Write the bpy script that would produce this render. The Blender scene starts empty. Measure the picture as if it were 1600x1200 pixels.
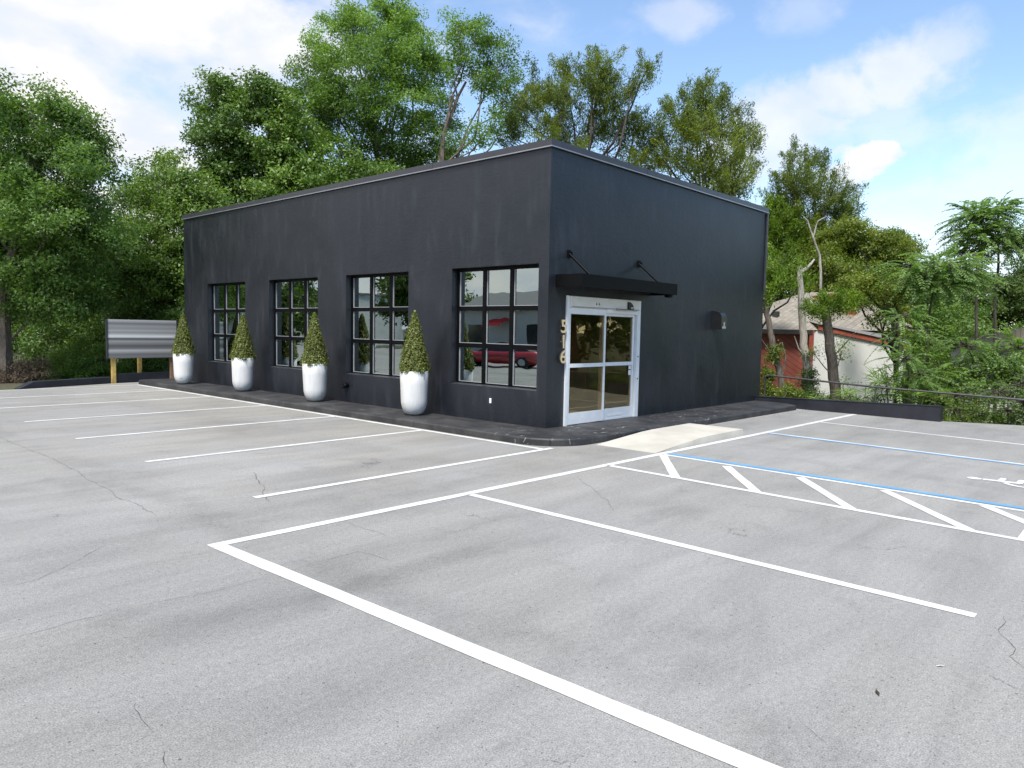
import bpy, math, random
import numpy as np
from mathutils import Matrix, Vector
R = math.radians
scene = bpy.context.scene
COL = scene.collection

# ------------------------------------------------------------------ camera, sky, sun, exposure
CAM = np.array([-9.952, -8.247, 1.836])
ROT = np.array([[0.67418743, -0.73833017, 0.01843537],      # camera right
                [0.04115804, 0.06248144, 0.9971971],        # camera up
                [0.73741259, 0.6715390, -0.07251242]])      # camera forward
FPX = 1151.09                                               # focal length in pixels of a 1600 wide frame
cd = bpy.data.cameras.new('camera')
cam = bpy.data.objects.new('camera', cd); COL.objects.link(cam)
m = Matrix.Identity(4)
for i in range(3):
    m[i][0] = ROT[0][i]; m[i][1] = ROT[1][i]; m[i][2] = -ROT[2][i]; m[i][3] = CAM[i]
cam.matrix_world = m
cd.sensor_width = 36; cd.lens = FPX / 1600 * 36; cd.clip_start = 0.05; cd.clip_end = 3000
scene.camera = cam

SUN_EL, SUN_AZ = 60, 206          # degrees; azimuth measured from +X towards +Y (sun stands behind the camera, to its left)
sd = bpy.data.lights.new('sun', 'SUN'); sun = bpy.data.objects.new('sun', sd); COL.objects.link(sun)
sd.energy = 2.9; sd.angle = R(16); sd.color = (1, 0.965, 0.9)
sun.rotation_euler = (R(90 - SUN_EL), 0, R(SUN_AZ + 90))
scene.view_settings.view_transform = 'Standard'; scene.view_settings.look = 'None'
scene.view_settings.exposure = 1.1; scene.view_settings.gamma = 1.0
scene.view_settings.use_curve_mapping = False
scene.cycles.max_bounces = 8; scene.cycles.diffuse_bounces = 3; scene.cycles.glossy_bounces = 4
scene.cycles.transparent_max_bounces = 12; scene.cycles.caustics_reflective = False; scene.cycles.caustics_refractive = False

# ------------------------------------------------------------------ node helper
class NT:
    def __init__(s, tree): s.t = tree; s.t.nodes.clear()
    def __call__(s, typ, _out=0, _set=None, **kw):
        n = s.t.nodes.new(typ)
        for k, v in (_set or {}).items(): setattr(n, k, v)
        for k, v in kw.items():
            key = int(k[1:]) if k[0] == 'i' and k[1:].isdigit() else k.replace('_', ' ')
            s.put(n.inputs[key], v)
        return n
    def put(s, sock, v):
        if isinstance(v, bpy.types.Node): v = v.outputs[0]
        if isinstance(v, bpy.types.NodeSocket): s.t.links.new(v, sock)
        else:
            if sock.type == 'RGBA' and len(v) == 3: v = (*v, 1)
            sock.default_value = v
    def math(s, op, a, b=0.0, c=0.0, clamp=False):
        return s('ShaderNodeMath', _set=dict(operation=op, use_clamp=clamp), i0=a, i1=b, i2=c)
    def vmath(s, op, a, b=(0, 0, 0)):
        return s('ShaderNodeVectorMath', _set=dict(operation=op), i0=a, i1=b)
    def mix(s, f, a, b, blend='MIX'):
        n = s.t.nodes.new('ShaderNodeMix'); n.data_type = 'RGBA'; n.blend_type = blend
        s.put(n.inputs[0], f); s.put(n.inputs[6], a); s.put(n.inputs[7], b)
        return n.outputs[2]
    def ramp(s, f, stops, interp='LINEAR'):
        n = s.t.nodes.new('ShaderNodeValToRGB'); s.put(n.inputs[0], f); cr = n.color_ramp; cr.interpolation = interp
        while len(cr.elements) < len(stops): cr.elements.new(0.5)
        for e, (p, c) in zip(cr.elements, stops):
            e.position = p; e.color = (c, c, c, 1) if not hasattr(c, '__len__') else (*c, 1)
        return n.outputs[0]
    def noise(s, v, scale, detail=3, rough=0.5, dist=0.0, w=None):
        n = s('ShaderNodeTexNoise', Vector=v, Scale=scale, Detail=detail, Roughness=rough, Distortion=dist)
        return n.outputs[0]
    def sstep(s, f, a, b):
        n = s('ShaderNodeMapRange', _set=dict(interpolation_type='SMOOTHSTEP'), i0=f, i1=a, i2=b, i3=0.0, i4=1.0)
        return n.outputs[0]
    def scale(s, v, k):
        return s('ShaderNodeMapping', Vector=v, Scale=k).outputs[0]

# ------------------------------------------------------------------ sky
w = bpy.data.worlds.new('World'); scene.world = w; w.use_nodes = True
N = NT(w.node_tree)
sky = N('ShaderNodeTexSky', _set=dict(sky_type='NISHITA', sun_disc=False, sun_elevation=R(SUN_EL), sun_rotation=R(90 - SUN_AZ),
        altitude=0, air_density=1.0, dust_density=0.1, ozone_density=1.6))
tc = N('ShaderNodeTexCoord'); dirv = tc.outputs['Generated']
sep = N('ShaderNodeSeparateXYZ', Vector=dirv)
zz = N.math('ADD', N.math('MAXIMUM', sep.outputs[2], 0.0), 0.28)
plane = N('ShaderNodeCombineXYZ', X=N.math('DIVIDE', sep.outputs[0], zz), Y=N.math('DIVIDE', sep.outputs[1], zz), Z=0.0)
n1 = N.noise(N.vmath('ADD', plane, (3.1, 7.4, 0)), 1.7, 6, 0.55, 0.35)
n2 = N.noise(N.vmath('ADD', plane, (11.3, 2.2, 0)), 5.0, 5, 0.6, 0.4)
# a bank of thin bright cloud covers the west and north; the clear patch opens towards the east
bank = N('ShaderNodeVectorMath', _set=dict(operation='DOT_PRODUCT'), i0=dirv, i1=(-0.62, 0.78, 0.0)).outputs['Value']
cover = N.math('ADD', N.math('ADD', N.math('MULTIPLY', n1, 1.0), N.math('MULTIPLY', n2, 0.35)), N.math('MULTIPLY', bank, 0.62))
mask = N.sstep(cover, 0.70, 1.02)
def puff(px, py, rad, amp, a=0.35, b=1.15):
    d = ROT.T @ np.array([(px - 800) / FPX, (600 - py) / FPX, 1.0]); d /= np.linalg.norm(d)
    dd = N.vmath('SUBTRACT', dirv, tuple(d)); dd = N.vmath('MULTIPLY', dd, (1, 1, 1.7))
    l = N('ShaderNodeVectorMath', _set=dict(operation='LENGTH'), i0=dd).outputs['Value']
    l = N.math('ADD', l, N.math('MULTIPLY', N.math('SUBTRACT', n2, 0.5), rad * 1.6))
    l = N.math('ADD', l, N.math('MULTIPLY', N.math('SUBTRACT', n3, 0.5), rad * 1.1))
    return N.math('MULTIPLY', N.math('SUBTRACT', 1.0, N.sstep(l, rad * a, rad * b)), amp)
n3 = N.noise(dirv, 26.0, 5, 0.6, 0.2)
for a in [(1352, 248, 0.046, 1.0, 0.6, 0.95), (1318, 268, 0.036, 0.9, 0.5, 1.0), (1300, 285, 0.05, 0.6), (1240, 178, 0.075, 0.75), (1310, 150, 0.075, 0.7), (1400, 118, 0.075, 0.65), (1475, 75, 0.055, 0.5),
          (1380, 195, 0.07, 0.35), (1470, 350, 0.12, 0.4), (1180, 230, 0.10, 0.7), (1060, 20, 0.05, 0.4), (1620, 230, 0.12, 0.4), (1250, 20, 0.05, 0.3), (1560, 420, 0.14, 0.6)]:
    mask = N.math('MAXIMUM', mask, puff(*a))
hz = N.math('SUBTRACT', 1.0, N.sstep(sep.outputs[2], 0.0, 0.30))
mask = N.math('MAXIMUM', mask, N.math('MULTIPLY', hz, 0.14))
n4 = N.noise(N.vmath('ADD', plane, (5.7, 1.3, 0)), 2.6, 5, 0.55, 0.3)
cloud = N.mix(N.sstep(n4, 0.38, 0.62), (0.80, 0.85, 0.95), (1.03, 1.0, 0.98))
bgs = N('ShaderNodeBackground', Color=sky, Strength=0.115)
bgc = N('ShaderNodeBackground', Color=cloud, Strength=0.50)
out = N('ShaderNodeOutputWorld', Surface=N('ShaderNodeMixShader', i0=mask, i1=bgs, i2=bgc))

# ------------------------------------------------------------------ geometry helpers
def ray(px, py): return ROT.T @ np.array([(px - 800) / FPX, (600 - py) / FPX, 1.0])
def at(px, py, depth): return CAM + depth * ray(px, py)          # the point the photo shows at this pixel, so many metres away
OFF = {}
def tag(o, label=None, cat=None, group=None, kind=None):
    for k, v in (('label', label), ('category', cat), ('group', group), ('kind', kind)):
        if v: o[k] = v
    return o
def thing(name, label, cat, loc=(0, 0, 0), group=None):
    o = bpy.data.objects.new(name, None); COL.objects.link(o); o.location = loc; o.empty_display_size = 0.2
    OFF[o] = np.array(loc, float); return tag(o, label, cat, group)
def link(name, me, mat, parent=None, loc=None):
    if mat is not None and not me.materials: me.materials.append(mat)
    o = bpy.data.objects.new(name, me); COL.objects.link(o)
    if parent is not None: o.parent = parent
    if loc is not None: o.location = loc
    OFF[o] = OFF[parent] if parent is not None else np.zeros(3)
    return o
class MB:
    def __init__(s): s.v = []; s.f = []; s.sm = []
    def add(s, vs, fs, smooth=False):
        b = len(s.v); s.v += [tuple(map(float, p)) for p in vs]; s.f += [tuple(b + i for i in f) for f in fs]; s.sm += [smooth] * len(fs); return s
    def box(s, x0, x1, y0, y1, z0, z1):
        x0, x1 = min(x0, x1), max(x0, x1); y0, y1 = min(y0, y1), max(y0, y1); z0, z1 = min(z0, z1), max(z0, z1)
        return s.add([(x0, y0, z0), (x1, y0, z0), (x1, y1, z0), (x0, y1, z0), (x0, y0, z1), (x1, y0, z1), (x1, y1, z1), (x0, y1, z1)],
                     [(0, 3, 2, 1), (4, 5, 6, 7), (0, 1, 5, 4), (1, 2, 6, 5), (2, 3, 7, 6), (3, 0, 4, 7)])
    def bbox(s, x0, x1, y0, y1, z0, z1, c=0.006):               # a box with chamfered upright and top edges
        x0, x1 = min(x0, x1), max(x0, x1); y0, y1 = min(y0, y1), max(y0, y1)
        def ring(d, z, e): return [(x0 + d + e, y0 + d, z), (x1 - d - e, y0 + d, z), (x1 - d, y0 + d + e, z), (x1 - d, y1 - d - e, z), (x1 - d - e, y1 - d, z), (x0 + d + e, y1 - d, z), (x0 + d, y1 - d - e, z), (x0 + d, y0 + d + e, z)]
        vs = ring(0, z0, c) + ring(0, z1 - c, c) + ring(c, z1, c * .3)
        fs = [tuple(range(7, -1, -1)), tuple(range(16, 24))]
        for k in (0, 8):
            for i in range(8): fs.append((k + i, k + (i + 1) % 8, k + 8 + (i + 1) % 8, k + 8 + i))
        return s.add(vs, fs)
    def prism(s, pts, z0, z1):                                   # polygon (counter-clockwise) extruded upwards; z1 may be a list
        n = len(pts); zt = z1 if hasattr(z1, '__len__') else [z1] * n
        vs = [(x, y, z0) for x, y in pts] + [(x, y, z) for (x, y), z in zip(pts, zt)]
        return s.add(vs, [tuple(range(n - 1, -1, -1)), tuple(range(n, 2 * n))] + [(i, (i + 1) % n, n + (i + 1) % n, n + i) for i in range(n)])
    def tube(s, pts, rad, n=8, cap=True):
        pts = [np.array(p, float) for p in pts]; rads = rad if hasattr(rad, '__len__') else [rad] * len(pts)
        vs = []
        for i, p in enumerate(pts):
            t = pts[min(i + 1, len(pts) - 1)] - pts[max(i - 1, 0)]; t /= np.linalg.norm(t) + 1e-9
            a = np.array([0, 0, 1.0]) if abs(t[2]) < 0.9 else np.array([1.0, 0, 0])
            u = np.cross(t, a); u /= np.linalg.norm(u); v = np.cross(t, u)
            for k in range(n):
                q = 2 * math.pi * k / n; vs.append(p + rads[i] * (math.cos(q) * u + math.sin(q) * v))
        fs = []
        for i in range(len(pts) - 1):
            for k in range(n): fs.append((i * n + k, i * n + (k + 1) % n, (i + 1) * n + (k + 1) % n, (i + 1) * n + k))
        s.add(vs, fs, True)
        if cap: s.add(vs[:n], [tuple(range(n - 1, -1, -1))]); s.add(vs[-n:], [tuple(range(n))])
        return s
    def lathe(s, prof, c=(0, 0, 0), n=32):
        vs = []; fs = []
        for r, z in prof:
            for k in range(n): q = 2 * math.pi * k / n; vs.append((c[0] + r * math.cos(q), c[1] + r * math.sin(q), c[2] + z))
        for i in range(len(prof) - 1):
            for k in range(n): fs.append((i * n + k, i * n + (k + 1) % n, (i + 1) * n + (k + 1) % n, (i + 1) * n + k))
        return s.add(vs, fs, True)
    def quad(s, a, b, c, d): return s.add([a, b, c, d], [(0, 1, 2, 3)])
    def mesh(s, name, off=None):
        me = bpy.data.meshes.new(name)
        v = np.array(s.v) - (off if off is not None else 0)
        me.from_pydata([tuple(p) for p in v], [], s.f)
        me.polygons.foreach_set('use_smooth', s.sm); me.update(); return me
    def build(s, name, mat, parent=None):
        return link(name, s.mesh(name, OFF[parent] if parent is not None else None), mat, parent)

def np_mesh(name, verts, k, tone=None, smooth=False):            # verts (F*k,3): every k vertices make one face
    verts = np.ascontiguousarray(verts, np.float32); F = len(verts) // k
    me = bpy.data.meshes.new(name)
    me.vertices.add(len(verts)); me.vertices.foreach_set('co', verts.ravel())
    me.loops.add(F * k); me.loops.foreach_set('vertex_index', np.arange(F * k, dtype=np.int32))
    me.polygons.add(F); me.polygons.foreach_set('loop_start', np.arange(0, F * k, k, dtype=np.int32))
    if tone is not None:
        a = me.attributes.new('tone', 'FLOAT', 'FACE'); a.data.foreach_set('value', np.ascontiguousarray(tone, np.float32))
    me.update(calc_edges=True); return me

# ------------------------------------------------------------------ materials
def new_mat(name):
    mt = bpy.data.materials.new(name); mt.use_nodes = True; return mt, NT(mt.node_tree)
def finish(N, col, rough=0.6, bump=None, bstr=0.3, bdist=0.01, metal=0.0, spec=0.5, **kw):
    b = N('ShaderNodeBsdfPrincipled', Base_Color=col, Roughness=rough, Metallic=metal, Specular_IOR_Level=spec, **kw)
    if bump is not None: N.put(b.inputs['Normal'], N('ShaderNodeBump', Height=bump, Strength=bstr, Distance=bdist))
    N('ShaderNodeOutputMaterial', Surface=b); return b
def simple(name, col, rough=0.5, metal=0.0, var=0.12, scale=6.0, bump=0.0, spec=0.5):
    mt, N = new_mat(name); tc = N('ShaderNodeTexCoord').outputs['Object']
    n = N.noise(tc, scale, 5, 0.6)
    f = N('ShaderNodeMapRange', i0=n, i1=0.3, i2=0.7, i3=1 - var, i4=1 + var).outputs[0]
    c = N.mix(1.0, (*col, 1), N('ShaderNodeCombineColor', Red=f, Green=f, Blue=f), 'MULTIPLY')
    fine = N.noise(tc, scale * 12, 3, 0.6)
    finish(N, c, N.math('ADD', rough - 0.06, N.math('MULTIPLY', n, 0.12)), fine if bump else None, bump, 0.004, metal, spec)
    return mt

M = {}
# --- asphalt
mt, N = new_mat('asphalt'); M['asphalt'] = mt
tc = N('ShaderNodeTexCoord').outputs['Object']
big = N.noise(tc, 0.16, 5, 0.55, 0.6)
mid = N.noise(N.scale(tc, (0.42, 1.1, 1)), 0.85, 5, 0.62, 0.8)
streak = N.noise(N.scale(tc, (0.25, 1.7, 1)), 1.3, 6, 0.65, 0.5)
stain = N.noise(N.vmath('ADD', tc, (17, 5, 0)), 0.42, 6, 0.62, 0.9)
blot = N.noise(N.vmath('ADD', tc, (3, 25, 0)), 2.2, 4, 0.6, 0.3)
grain = N.noise(tc, 120, 2, 0.75)
gr2 = N('ShaderNodeTexVoronoi', _set=dict(feature='F1'), Vector=tc, Scale=70.0)
gr3 = N.noise(tc, 28, 3, 0.65)
v = N.math('MULTIPLY', N.ramp(big, [(0.3, 0.82), (0.7, 1.06)]), N.ramp(mid, [(0.28, 0.90), (0.5, 1.0), (0.75, 1.06)]))
v = N.math('MULTIPLY', v, N.ramp(streak, [(0.3, 0.86), (0.6, 1.04)]))
v = N.math('MULTIPLY', v, N.ramp(stain, [(0.26, 0.82), (0.40, 0.95), (0.47, 1.0)]))
v = N.math('MULTIPLY', v, N.ramp(blot, [(0.26, 0.86), (0.4, 1.0)]))
v = N.math('MULTIPLY', v, N.ramp(grain, [(0.30, 0.56), (0.5, 0.99), (0.70, 1.38)]))
v = N.math('MULTIPLY', v, N.ramp(gr3, [(0.3, 0.86), (0.7, 1.12)]))
v = N.math('MULTIPLY', v, N.ramp(N.noise(N.vmath('ADD', tc, (9, 9, 0)), 40, 1, 0.5), [(0.70, 1.0), (0.76, 0.42)]))
wc = N.vmath('ADD', tc, N('ShaderNodeCombineXYZ', X=N.math('MULTIPLY', N.math('SUBTRACT', N.noise(tc, 1.4, 5, 0.7), 0.5), 1.3),
                          Y=N.math('MULTIPLY', N.math('SUBTRACT', N.noise(N.vmath('ADD', tc, (40, 0, 0)), 1.4, 5, 0.7), 0.5), 1.3), Z=0.0))
cr = N('ShaderNodeTexVoronoi', _set=dict(feature='DISTANCE_TO_EDGE'), Vector=wc, Scale=0.30)
crm = N.math('MULTIPLY', N.math('SUBTRACT', 1.0, N.sstep(cr.outputs[0], 0.0008, 0.0035)), N.math('MULTIPLY', N.sstep(N.noise(N.vmath('ADD', tc, (8, 3, 0)), 0.55, 3, 0.6), 0.56, 0.64), 0.6))
warm = N.noise(N.vmath('ADD', tc, (60, 31, 0)), 0.3, 4, 0.6, 0.4)
sp = N('ShaderNodeSeparateXYZ', Vector=tc)
near = N.math('MULTIPLY', N.sstep(sp.outputs[1], -6.0, 1.5), N.sstep(sp.outputs[0], -9.0, -3.0))
# old seams: dirty smudged bands along the drive lane and across the stall, tyre grime where cars turn in
def band(coord, off, wd, seed, amp):
    wob = N.math('MULTIPLY', N.math('SUBTRACT', N.noise(N.vmath('ADD', tc, (seed, 0, 0)), 0.7, 4, 0.6), 0.5), 0.9)
    dist = N.math('ABSOLUTE', N.math('ADD', N.math('SUBTRACT', coord, off), wob))
    brk = N.sstep(N.noise(N.vmath('ADD', tc, (seed + 9, 3, 0)), 0.9, 5, 0.7), 0.36, 0.62)
    return N.math('SUBTRACT', 1.0, N.math('MULTIPLY', N.math('MULTIPLY', N.math('SUBTRACT', 1.0, N.sstep(dist, wd * 0.15, wd)), brk), amp))
for bn in (band(sp.outputs[0], -6.75, 0.34, 5, 0.17), band(N.math('ADD', sp.outputs[1], N.math('MULTIPLY', sp.outputs[0], 0.13)), -4.85, 0.30, 21, 0.13),
           band(sp.outputs[1], -1.75, 0.55, 33, 0.13), band(sp.outputs[1], -3.9, 0.4, 47, 0.09), band(sp.outputs[1], 0.9, 0.5, 61, 0.08), band(sp.outputs[0], -3.2, 0.5, 77, 0.08), band(sp.outputs[0], 0.9, 0.35, 83, 0.12), band(sp.outputs[0], 2.3, 0.35, 89, 0.11)):
    v = N.math('MULTIPLY', v, bn)
basec = N.mix(N.math('MULTIPLY', N.sstep(warm, 0.36, 0.62), N.math('ADD', 0.25, N.math('MULTIPLY', near, 0.6))), (0.278, 0.273, 0.264), (0.276, 0.264, 0.236))
vv = N('ShaderNodeCombineColor', Red=v, Green=v, Blue=v)
c = N.mix(1.0, basec, vv, 'MULTIPLY')
c = N.mix(N.math('MULTIPLY', crm, 0.8), c, (0.035, 0.034, 0.036))
bh = N.math('ADD', N.math('MULTIPLY', grain, 0.7), N.math('MULTIPLY', gr2.outputs[0], 0.5))
bh = N.math('SUBTRACT', bh, N.math('MULTIPLY', crm, 1.5))
finish(N, c, 0.88, bh, 0.55, 0.006, spec=0.3)

# --- road paint
def paint(name, col, wear=0.55):
    mt, N = new_mat(name); tc = N('ShaderNodeTexCoord').outputs['Object']
    a = N.noise(tc, 60, 4, 0.7); b = N.noise(tc, 2.2, 4, 0.6)
    f = N.math('MULTIPLY', N.sstep(a, 0.55, 0.68), N.sstep(b, 0.40, 0.62))
    c = N.mix(N.math('MULTIPLY', f, wear), (*col, 1), (0.22, 0.22, 0.22))
    c = N.mix(1.0, c, N('ShaderNodeCombineColor', Red=N.ramp(b, [(0.3, 0.74), (0.6, 1.0)]), Green=N.ramp(b, [(0.3, 0.74), (0.6, 1.0)]), Blue=N.ramp(b, [(0.3, 0.72), (0.6, 1.0)])), 'MULTIPLY')
    finish(N, c, 0.7, a, 0.3, 0.003); return mt
M['paint'] = paint('white_road_paint', (0.63, 0.63, 0.62), 0.8)
M['blue'] = paint('blue_road_paint', (0.11, 0.31, 0.56), 0.8)

# --- black stucco
mt, N = new_mat('black_stucco'); M['stucco'] = mt
tc = N('ShaderNodeTexCoord').outputs['Object']
a = N.noise(tc, 0.7, 6, 0.62, 0.6); b = N.noise(N.scale(tc, (2.2, 2.2, 0.5)), 1.6, 5, 0.6, 0.4); cfine = N.noise(tc, 42, 4, 0.65); trowel = N.noise(N.scale(tc, (1, 1, 1.8)), 5.5, 4, 0.6, 1.2)
c = N.mix(N.sstep(a, 0.34, 0.66), (0.0034, 0.0042, 0.0072), (0.0092, 0.0096, 0.0130))
c = N.mix(N.math('MULTIPLY', N.sstep(b, 0.5, 0.72), 0.8), c, (0.020, 0.022, 0.028))
runs = N.noise(N.scale(tc, (7, 7, 0.25)), 1.4, 4, 0.65, 0.2)
c = N.mix(N.math('MULTIPLY', N.math('MULTIPLY', N.sstep(runs, 0.55, 0.72), N.sstep(a, 0.40, 0.60)), 0.35), c, (0.026, 0.028, 0.032))
rg = N.math('ADD', 0.26, N.math('ADD', N.math('MULTIPLY', a, 0.22), N.math('MULTIPLY', b, 0.16)))
finish(N, c, rg, N.math('ADD', N.math('MULTIPLY', cfine, 0.25), N.math('MULTIPLY', trowel, 1.0)), 0.22, 0.016, spec=0.8, Specular_Tint=(0.80, 0.88, 1.0, 1))

# --- black painted concrete (walkway)
mt, N = new_mat('black_painted_concrete'); M['walk'] = mt
tc = N('ShaderNodeTexCoord').outputs['Object']
a = N.noise(tc, 1.6, 6, 0.65, 0.5); b = N.noise(N.vmath('ADD', tc, (4, 4, 4)), 3.0, 5, 0.65, 0.6); f = N.noise(tc, 60, 3, 0.6)
sp = N('ShaderNodeSeparateXYZ', Vector=tc)
c = N.mix(N.sstep(a, 0.35, 0.7), (0.018, 0.018, 0.020), (0.05, 0.049, 0.049))
scuff = N.math('MULTIPLY', N.sstep(N.noise(N.scale(tc, (1.0, 3.0, 1)), 2.6, 6, 0.72, 0.7), 0.60, 0.68), N.math('MULTIPLY', N.sstep(sp.outputs[1], 0.6, -0.2), N.math('SUBTRACT', 1.0, N.sstep(sp.outputs[0], 4.0, 5.0))))
jt = N.math('ABSOLUTE', N.math('SUBTRACT', N.math('FRACT', N.math('MULTIPLY', N.math('ADD', sp.outputs[1], 0.1), 0.42)), 0.5))
jx = N.math('ABSOLUTE', N.math('SUBTRACT', N.math('FRACT', N.math('MULTIPLY', N.math('ADD', sp.outputs[0], 0.9), 0.42)), 0.5))
front = N.sstep(sp.outputs[1], -0.02, -0.06)
jm = N.mix(front, N.sstep(jt, 0.494, 0.497), N.sstep(jx, 0.494, 0.497))
c = N.mix(N.math('MULTIPLY', jm, 0.8), c, (0.006, 0.006, 0.006))
c = N.mix(N.math('MULTIPLY', scuff, 0.75), c, (0.42, 0.42, 0.42))
c = N.mix(N.math('MULTIPLY', N.sstep(b, 0.55, 0.75), 0.5), c, (0.12, 0.115, 0.11))
finish(N, c, N.math('ADD', 0.45, N.math('MULTIPLY', b, 0.25)), f, 0.3, 0.004)

mt, N = new_mat('pale_concrete'); M['conc'] = mt
tc = N('ShaderNodeTexCoord').outputs['Object']
a = N.noise(tc, 1.3, 6, 0.6, 0.4); f = N.noise(N.scale(tc, (1, 6, 1)), 22, 3, 0.6)
c = N.mix(N.sstep(a, 0.3, 0.7), (0.40, 0.375, 0.32), (0.50, 0.47, 0.41))
c = N.mix(N.math('MULTIPLY', N.sstep(f, 0.55, 0.8), 0.25), c, (0.38, 0.36, 0.32))
finish(N, c, 0.85, f, 0.4, 0.004)

M['black_metal'] = simple('black_powder_coat', (0.0025, 0.003, 0.0035), 0.5, var=0.2, bump=0.05, spec=0.12)
M['coping'] = simple('dark_grey_coping_metal', (0.052, 0.055, 0.064), 0.36, 0.3, var=0.1, scale=2.0)
M['drip'] = simple('pale_drip_edge', (0.30, 0.31, 0.34), 0.32, 0.5)
M['bead'] = simple('grey_glazing_bead', (0.34, 0.35, 0.37), 0.4, 0.1)
M['alu'] = simple('white_aluminium', (0.70, 0.72, 0.74), 0.38, var=0.05)
M['header'] = simple('grey_door_header', (0.64, 0.63, 0.60), 0.35, var=0.06)
M['plastic'] = simple('black_plastic', (0.012, 0.012, 0.013), 0.3)
M['white_plastic'] = simple('white_plastic', (0.78, 0.78, 0.76), 0.4, var=0.04)
M['steel'] = simple('brushed_steel', (0.45, 0.46, 0.47), 0.3, 0.8)
M['cream'] = simple('cream_letter_face', (0.56, 0.45, 0.27), 0.4, var=0.06)
M['letter_side'] = simple('brass_letter_return', (0.10, 0.08, 0.05), 0.5, 0.2, var=0.1)
M['floor_int'] = simple('interior_floor', (0.36, 0.29, 0.20), 0.35, var=0.25, scale=3)
M['wall_int'] = simple('interior_plaster', (0.42, 0.42, 0.40), 0.7, var=0.06)
M['wood_int'] = simple('interior_wood_panel', (0.62, 0.44, 0.24), 0.5, var=0.25, scale=2)
M['soil'] = simple('potting_soil', (0.03, 0.022, 0.015), 0.9, var=0.4, scale=30, bump=0.6)
M['timber'] = simple('yellow_treated_timber', (0.50, 0.34, 0.10), 0.7, var=0.2, scale=14, bump=0.3)
M['timber_brown'] = simple('brown_weathered_timber', (0.20, 0.12, 0.07), 0.8, var=0.25, scale=14, bump=0.3)
M['lowwall'] = simple('black_painted_block', (0.018, 0.019, 0.027), 0.48, var=0.35, scale=2.5, bump=0.4)
M['rail'] = simple('dark_iron_pipe', (0.10, 0.095, 0.095), 0.35, 0.5, var=0.25)
M['white_wall'] = simple('white_render', (0.64, 0.63, 0.59), 0.8, var=0.08, scale=1.5)
M['red_trim'] = simple('red_painted_trim', (0.32, 0.075, 0.045), 0.6, var=0.2, scale=5)
M['dark'] = simple('dark_soffit', (0.03, 0.028, 0.026), 0.8)
M['window_dark'] = simple('dark_window_glass', (0.02, 0.025, 0.03), 0.1, var=0.1)
M['red_cloth'] = simple('red_awning_cloth', (0.62, 0.03, 0.03), 0.7, var=0.08)
M['grey_roof'] = simple('grey_roofing', (0.16, 0.155, 0.15), 0.8, var=0.2)
M['tyre'] = simple('tyre_rubber', (0.02, 0.02, 0.02), 0.8)
def carpaint(name, col):
    mt, N = new_mat(name); finish(N, (*col, 1), 0.25, Coat_Weight=1.0, Coat_Roughness=0.05); return mt
M['car_red'] = carpaint('red_car_paint', (0.36, 0.014, 0.016)); M['car_silver'] = carpaint('silver_car_paint', (0.42, 0.45, 0.46))

# pots: white glazed fibreclay with faint vertical brush marks
mt, N = new_mat('white_fibreclay'); M['pot'] = mt
tc = N('ShaderNodeTexCoord').outputs['Object']
a = N.noise(N.scale(tc, (6, 6, 1)), 2.0, 5, 0.6); f = N.noise(tc, 25, 4, 0.6)
c = N.mix(N.sstep(a, 0.4, 0.75), (0.66, 0.655, 0.645), (0.58, 0.58, 0.57))
sp = N('ShaderNodeSeparateXYZ', Vector=tc)
sc_ = N.math('MULTIPLY', N.sstep(N.noise(tc, 7, 5, 0.7, 0.8), 0.56, 0.70), N.math('SUBTRACT', 1.0, N.sstep(sp.outputs[2], 0.03, 0.45)))
c = N.mix(N.math('MULTIPLY', sc_, 0.45), c, (0.36, 0.35, 0.33))
finish(N, c, 0.6, f, 0.15, 0.006, spec=0.3)

# glass
def glass(name, tint, refl, rough=0.0):
    mt, N = new_mat(name); tc = N('ShaderNodeTexCoord').outputs['Object']
    wob = N('ShaderNodeBump', Height=N.noise(tc, 1.1, 2, 0.5), Strength=0.05, Distance=0.05)
    g = N('ShaderNodeBsdfGlossy', Color=(0.86, 0.97, 0.93, 1), Roughness=rough, Normal=wob)
    t = N('ShaderNodeBsdfTransparent', Color=(*tint, 1))
    fr = N('ShaderNodeFresnel', IOR=1.55)
    fac = N.math('ADD', refl, N.math('MULTIPLY', fr, 1.3 if refl else 0.32), clamp=True)
    N('ShaderNodeOutputMaterial', Surface=N('ShaderNodeMixShader', i0=fac, i1=t, i2=g)); return mt
M['glass'] = glass('reflective_window_glass', (0.52, 0.60, 0.58), 0.38)
M['door_glass'] = glass('bronze_door_glass', (0.86, 0.76, 0.62), 0.0)

# sign face: blurred grey bands printed across the board
mt, N = new_mat('banded_grey_sign_print'); M['sign'] = mt
tc = N('ShaderNodeTexCoord').outputs['Object']; sp = N('ShaderNodeSeparateXYZ', Vector=tc)
f = N('ShaderNodeMapRange', i0=sp.outputs[2], i1=0.76, i2=1.95, i3=0.0, i4=1.0).outputs[0]
st = [(0.0, .10), (.04, .13), (.10, .10), (.20, .30), (.25, .12), (.32, .075), (.37, .14), (.44, .22), (.485, .10), (.505, .03), (.53, .28), (.57, .50), (.62, .30), (.66, .19), (.72, .26), (.77, .18), (.83, .22), (.90, .12), (.95, .24), (1.0, .33)]
n = N.ramp(f, [(p, (v * 1.4, v * 1.4, v * 1.38)) for p, v in st])
finish(N, n, 0.5, spec=0.2)

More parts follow.
